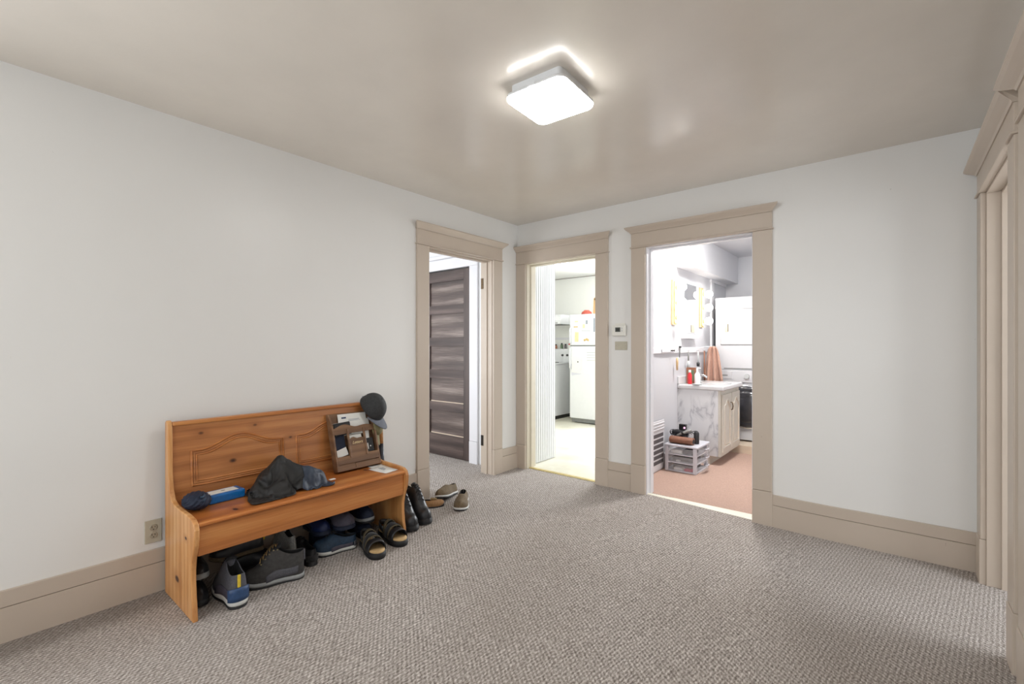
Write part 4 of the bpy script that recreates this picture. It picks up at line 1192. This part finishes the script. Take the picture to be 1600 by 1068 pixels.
# hooks and hanging things on the rail
def hang(name, label, cat, y, parts):
    t = thing(name, label, cat, (XW + .024, y, 1.19))
    MB().tube([(-.002, 0, .01), (.020, 0, .008), (.024, 0, .016)], .003, 6).build('hook', 'chrome', t)
    for (nm, mat, pts, r) in parts:
        MB().tube(pts, r, 10).build(nm, mat, t, smooth=True)
    return t
hang('hair_brush', 'tan wooden brush hanging below the chair rail nearest the doorway', 'brush', 4.87, [('handle', 'tan_board', [(.018, 0, -.06), (.018, 0, -.10), (.018, .0, -.19)], [.008, .013, .010])])
hang('hair_brush', 'grey handled brush hanging from the chair rail', 'brush', 5.22, [('handle', 'seam_grey', [(.018, 0, .0), (.018, 0, -.10)], [.006, .009]), ('bristles', 'appliance_grey', [(.018, 0, -.101), (.018, 0, -.17), (.018, 0, -.18)], [.016, .020, .010])])
hang('hair_brush', 'black tipped comb hanging from the chair rail', 'comb', 5.55, [('handle', 'appliance_grey', [(.018, 0, 0), (.018, 0, -.13)], [.008, .010]), ('tip', 'black_gloss', [(.018, 0, -.131), (.018, 0, -.175)], [.018, .016])])
hang('hanging_strap', 'dark brown strap hanging close to the tan towel', 'strap', 5.78, [('strap', 'brown_leather', [(.018, 0, 0.005), (.018, 0, -.2), (.018, 0, -.36)], [.008, .010, .010])])
rz = thing('razor', 'dark razor clipped on the chair rail', 'razor', (XW + .024, 4.98, 1.19))
MB().tube([(.004, 0, -.06), (.010, 0, .05)], .006, 8).build('handle', 'seam_grey', rz)
bx('head', 'lace_dark', rz, .002, .018, -.018, .018, .045, .062, .002)
rd = thing('hook_plate', 'white hook plate with dark knobs on the chair rail', 'hook', (XW + .0225, 4.66, 1.206))
bx('plate', 'trim_white', rd, 0, .010, -.17, .17, -.016, .016, .003)
for y in (.06, .12):
    MB().lathe([(.006, .0105), (.006, .022), (.011, .026), (.0005, .030)], (0, y, 0), 10, 0).build('knob', 'hinge_dark', rd)
# towel
tw = thing('towel', 'tan terry towel hanging in folds beyond the vanity', 'towel', (-1.675, 5.83, 1.235))
def twf(a, c):
    wd = lerp(.042, .115, c ** .6)
    x = (a - .5) * 2 * wd + .01 * c
    y = .034 * sin(a * 5.5 * pi + .6) * (.35 + .65 * c) + .012 * noise.noise(Vector((a * 4, c * 3, 2)))
    return (x, y, -.43 * c + .015 * sin(a * pi) * (1 - c))
MB().grid(twf, 36, 14).build('cloth', 'towel_tan', tw, smooth=True, solid=.012)
MB().tube([(-.115, .0, .004), (-.06, 0, .010), (0, 0, .012), (.02, 0, .012)], .006, 8).build('hook', 'chrome', tw)

# washer and dryer on a platform
struct(bx('trim_14', 'platform_tan', None, XW + .002, 0.69, 5.76, 6.855, .02, .118, .003), 'pale tan raised platform under the washer')
WY = 6.02
ws = thing('washing_machine', 'white front loading washer with dark round door under the dryer', 'washing machine', (-1.700, WY, .1185))
bx('body', 'laundry_white', ws, 0, .685, .0, .72, .015, .845, .010)
bx('plinth', 'laundry_white', ws, .004, .681, -.004, .0, .02, .135, .001)
bx('control_panel', 'laundry_white', ws, .003, .682, -.018, .0, .70, .842, .006)
bx('dispenser_drawer', 'laundry_white', ws, .02, .20, -.024, -.0185, .735, .83, .004)
bx('drawer_grip', 'seam_grey', ws, .05, .15, -.0265, -.0245, .775, .787)
MB().lathe([(.0005, -.040), (.028, -.040), (.030, -.030), (.030, -.0185)], (.36, 0, .775), 18, 1).build('dial', 'appliance_grey', ws)
MB().lathe([(.205, -.001), (.245, -.001), (.245, -.030), (.235, -.045), (.205, -.048)], (.36, 0, .415), 40, 1).build('door_ring', 'drum_glass', ws, smooth=True)
MB().lathe([(.204, -.020), (.204, -.040), (.16, -.058), (.09, -.070), (.0005, -.074)], (.36, 0, .415), 40, 1).build('door_glass', 'drum_glass', ws, smooth=True)
MB().lathe([(.246, -.001), (.262, -.001), (.262, -.020), (.246, -.024)], (.36, 0, .415), 40, 1).build('door_rim', 'chrome', ws, smooth=True)
for x in (.06, .62):
    for y in (.06, .66):
        MB().tube([(x, y, 0), (x, y, .015)], .025, 10).build('foot', 'black_rubber', ws)
dy = thing('dryer', 'white clothes dryer stacked on the washer', 'dryer', (-1.700, WY, .1185 + .8455))
bx('body', 'laundry_white', dy, 0, .685, .0, .72, .0, .88, .010)
bx('control_panel', 'laundry_white', dy, .003, .682, -.014, .0, .735, .872, .006)
bx('base_seam', 'seam_grey', dy, .10, .68, -.003, .0, .012, .024)
bx('door_outline', 'seam_grey', dy, .062, .628, -.003, .0, .302, .712, .001)
bx('door', 'laundry_white', dy, .066, .624, -.014, -.0035, .306, .708, .012)
bx('door_pull', 'plate_beige', dy, .115, .155, -.022, -.0145, .46, .56, .004)
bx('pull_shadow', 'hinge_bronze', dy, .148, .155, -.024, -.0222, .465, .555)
MB().lathe([(.0005, -.035), (.022, -.035), (.025, -.028), (.025, -.0145)], (.28, 0, .80), 16, 1).build('dial', 'chrome', dy)
MB().lathe([(.0005, -.022), (.012, -.022), (.012, -.0145)], (.14, 0, .80), 12, 1).build('button', 'appliance_grey', dy)

# plastic drawer tower
st = thing('storage_drawers', 'white plastic three drawer storage unit on the bathroom floor', 'storage drawers', (-1.745, 4.50, BZ))
SD, SW, SH = .315, .36, .265
def post(x, y):
    bx('post', 'bin_white', st, x, x + .032, y, y + .032, 0, SH - .022, .004)
for x in (0, SD - .045):
    for y in (0, SW - .032): post(x, y)
bx('top_panel', 'bin_white', st, -.005, SD + .005, -.005, SW + .005, SH - .0215, SH, .008)
bx('base', 'bin_white', st, .002, SD - .015, .002, SW - .002, 0.001, .016, .003)
for i in range(2):
    z = .083 + i * .079
    bx('shelf', 'bin_white', st, .002, SD - .015, .002, SW - .002, z, z + .012, .002)
for i in range(3):
    z = .018 + i * .0785
    d = thing('drawer', None, None, (0, 0, 0)); d.parent = st
    # curved clear front, clear sides
    def ff(a, c, z=z):
        y = lerp(.010, SW - .010, a)
        return (SD - .012 + .045 * (1 - (2 * a - 1) ** 2), y, lerp(z, z + .058, c))
    MB().grid(ff, 14, 2).build('front', 'clear_plastic', d, smooth=True, solid=.003)
    MB().tube([(SD + .033 + .012 * sin(a * pi / 8), SW / 2 - .05 + a * .0125, z + .052) for a in range(9)], .005, 6).build('handle', 'bin_white', d, smooth=True)
    bx('side', 'clear_plastic', d, .034, SD - .047, .006, .0085, z, z + .055)
    bx('side', 'clear_plastic', d, .034, SD - .047, SW - .0085, SW - .006, z, z + .055)
def inbin(name, label, cat, mat, x0, x1, y0, y1, z0, z1):
    t = thing(name, label, cat, (-1.745, 4.50, BZ))
    bx('body', mat, t, x0, x1, y0, y1, z0, z1, .004)
inbin('toiletry_box', 'white box inside the top drawer of the plastic unit', 'box', 'bin_content_white', .05, .16, .02, .12, .1755, .208)
inbin('toiletry_box', 'grey pouch inside the top drawer of the plastic unit', 'pouch', 'plum_grey', .165, .26, .02, .2, .1755, .215)
inbin('toiletry_box', 'dark grey pouch inside the middle drawer of the plastic unit', 'pouch', 'bin_content_dark', .05, .25, .06, .3, .0955, .135)
inbin('toiletry_box', 'small white tube in the middle drawer of the plastic unit', 'tube', 'bin_content_white', .10, .14, .02, .05, .0955, .112)
inbin('toiletry_box', 'grey box inside the bottom drawer of the plastic unit', 'box', 'bin_content_dark', .05, .25, .09, .3, .0165, .06)
inbin('toiletry_box', 'white box inside the bottom drawer of the plastic unit', 'box', 'bin_content_white', .08, .17, .02, .08, .0165, .038)
inbin('toiletry_box', 'pink box inside the bottom drawer of the plastic unit', 'box', 'bin_content_pink', .18, .26, .02, .08, .0165, .034)
TZ = BZ + SH + .0005
# brown leather roll and hair tools on top
lr = thing('leather_case', 'brown leather roll case on top of the plastic drawers', 'case', (-1.735, 4.575, TZ))
prof = [(.055 * cos(a) * .9, .034 + .034 * sin(a)) for a in [2 * pi * k / 18 for k in range(18)]]
MB().loft([[(x, y * (1 + .05 * sin(x * 20)), z) for y, z in prof] for x in (.02, .03, .12, .20, .235, .242)]).build('roll', 'brown_leather', lr, smooth=True)
MB().loft([[(.243 + .001 * k, y * .62, .034 + (z - .034) * .62) for y, z in prof] for k in (0, 1)]).build('roll_end', 'lace_dark', lr)
MB().grid(lambda a, c: (lerp(.03, .235, a), lerp(-.052, -.030, c), lerp(.022, .050, c)), 4, 3).build('flap', 'brown_leather', lr, smooth=True, solid=.004)
ht = thing('hair_dryer', 'black hair dryer among cords on the plastic drawers', 'hair dryer', (-1.66, 4.72, TZ))
MB().tube([(-.09, .01, .075), (-.05, .01, .075), (.03, .0, .075), (.07, 0, .07)], [.03, .036, .036, .028], 14).build('barrel', 'black_gloss', ht, smooth=True)
MB().tube([(-.01, 0, .05), (.0, -.02, .012)], [.018, .016], 10).build('grip', 'black_gloss', ht, smooth=True)
fi = thing('flat_iron', 'silver and black hair straightener lying across the hair dryer', 'hair straightener', (-1.62, 4.665, TZ + .088), (0, -R(24), R(18)))
MB().tube([(-.07, 0, 0), (-.02, 0, .004), (.05, 0, .004), (.085, 0, 0)], [.010, .014, .014, .009], 10).build('body', 'silver_shoe', fi, smooth=True)
MB().tube([(-.02, 0, .0045), (.0, 0, .0045)], .0155, 10).build('band', 'black_gloss', fi)
cyl = thing('hair_spray', 'black canister standing at the edge of the plastic drawers', 'canister', (-1.492, 4.66, TZ))
MB().lathe([(.0005, 0), (.024, 0), (.025, .006), (.025, .105), (.018, .118), (.0005, .120)], (0, 0, 0), 16).build('body', 'black_leather', cyl, smooth=True)
bxp = thing('curler_box', 'small black box with pink light on the heap of hair tools', 'box', (-1.65, 4.735, TZ + .112))
bx('body', 'black_gloss', bxp, -.035, .035, -.02, .02, 0, .055, .004)
MB().lathe([(.0005, -.0245), (.010, -.0245), (.010, -.0205)], (.022, 0, .022), 12, 1).build('light', 'led_pink', bxp)
for k, lab in enumerate(('black power cord looping beside the leather roll', 'black power cord looping over the far edge of the plastic drawers')):
    cd = thing('power_cord', lab, 'cord', (-1.70 + .16 * k, 4.70 + .05 * k, TZ))
    MB().tube([(.05 * cos(a) * (1 - .02 * a) - .02, .05 * sin(a), .012 + .045 * (1 + sin(a * .7 + k)) ) for a in [i * .45 for i in range(26)]], .0035, 6).build('cable', 'black_rubber', cd, smooth=True)

# unseen fill light added above the door head, brightens bathroom and carpet
bl = thing('bathroom_fill_light', 'unseen round fill light added inside the bathroom above the doorway', 'ceiling lamp', (-1.12, 4.75, H))
MB().lathe([(.0005, 0), (.15, 0), (.15, -.02), (.14, -.025)], (0, 0, 0), 28).build('base_plate', 'appliance_white', bl)
MB().lathe([(.14, -.0255), (.145, -.04), (.12, -.06), (.06, -.07), (.0005, -.072)], (0, 0, 0), 28).build('diffuser', 'bath_fill', bl, smooth=True)
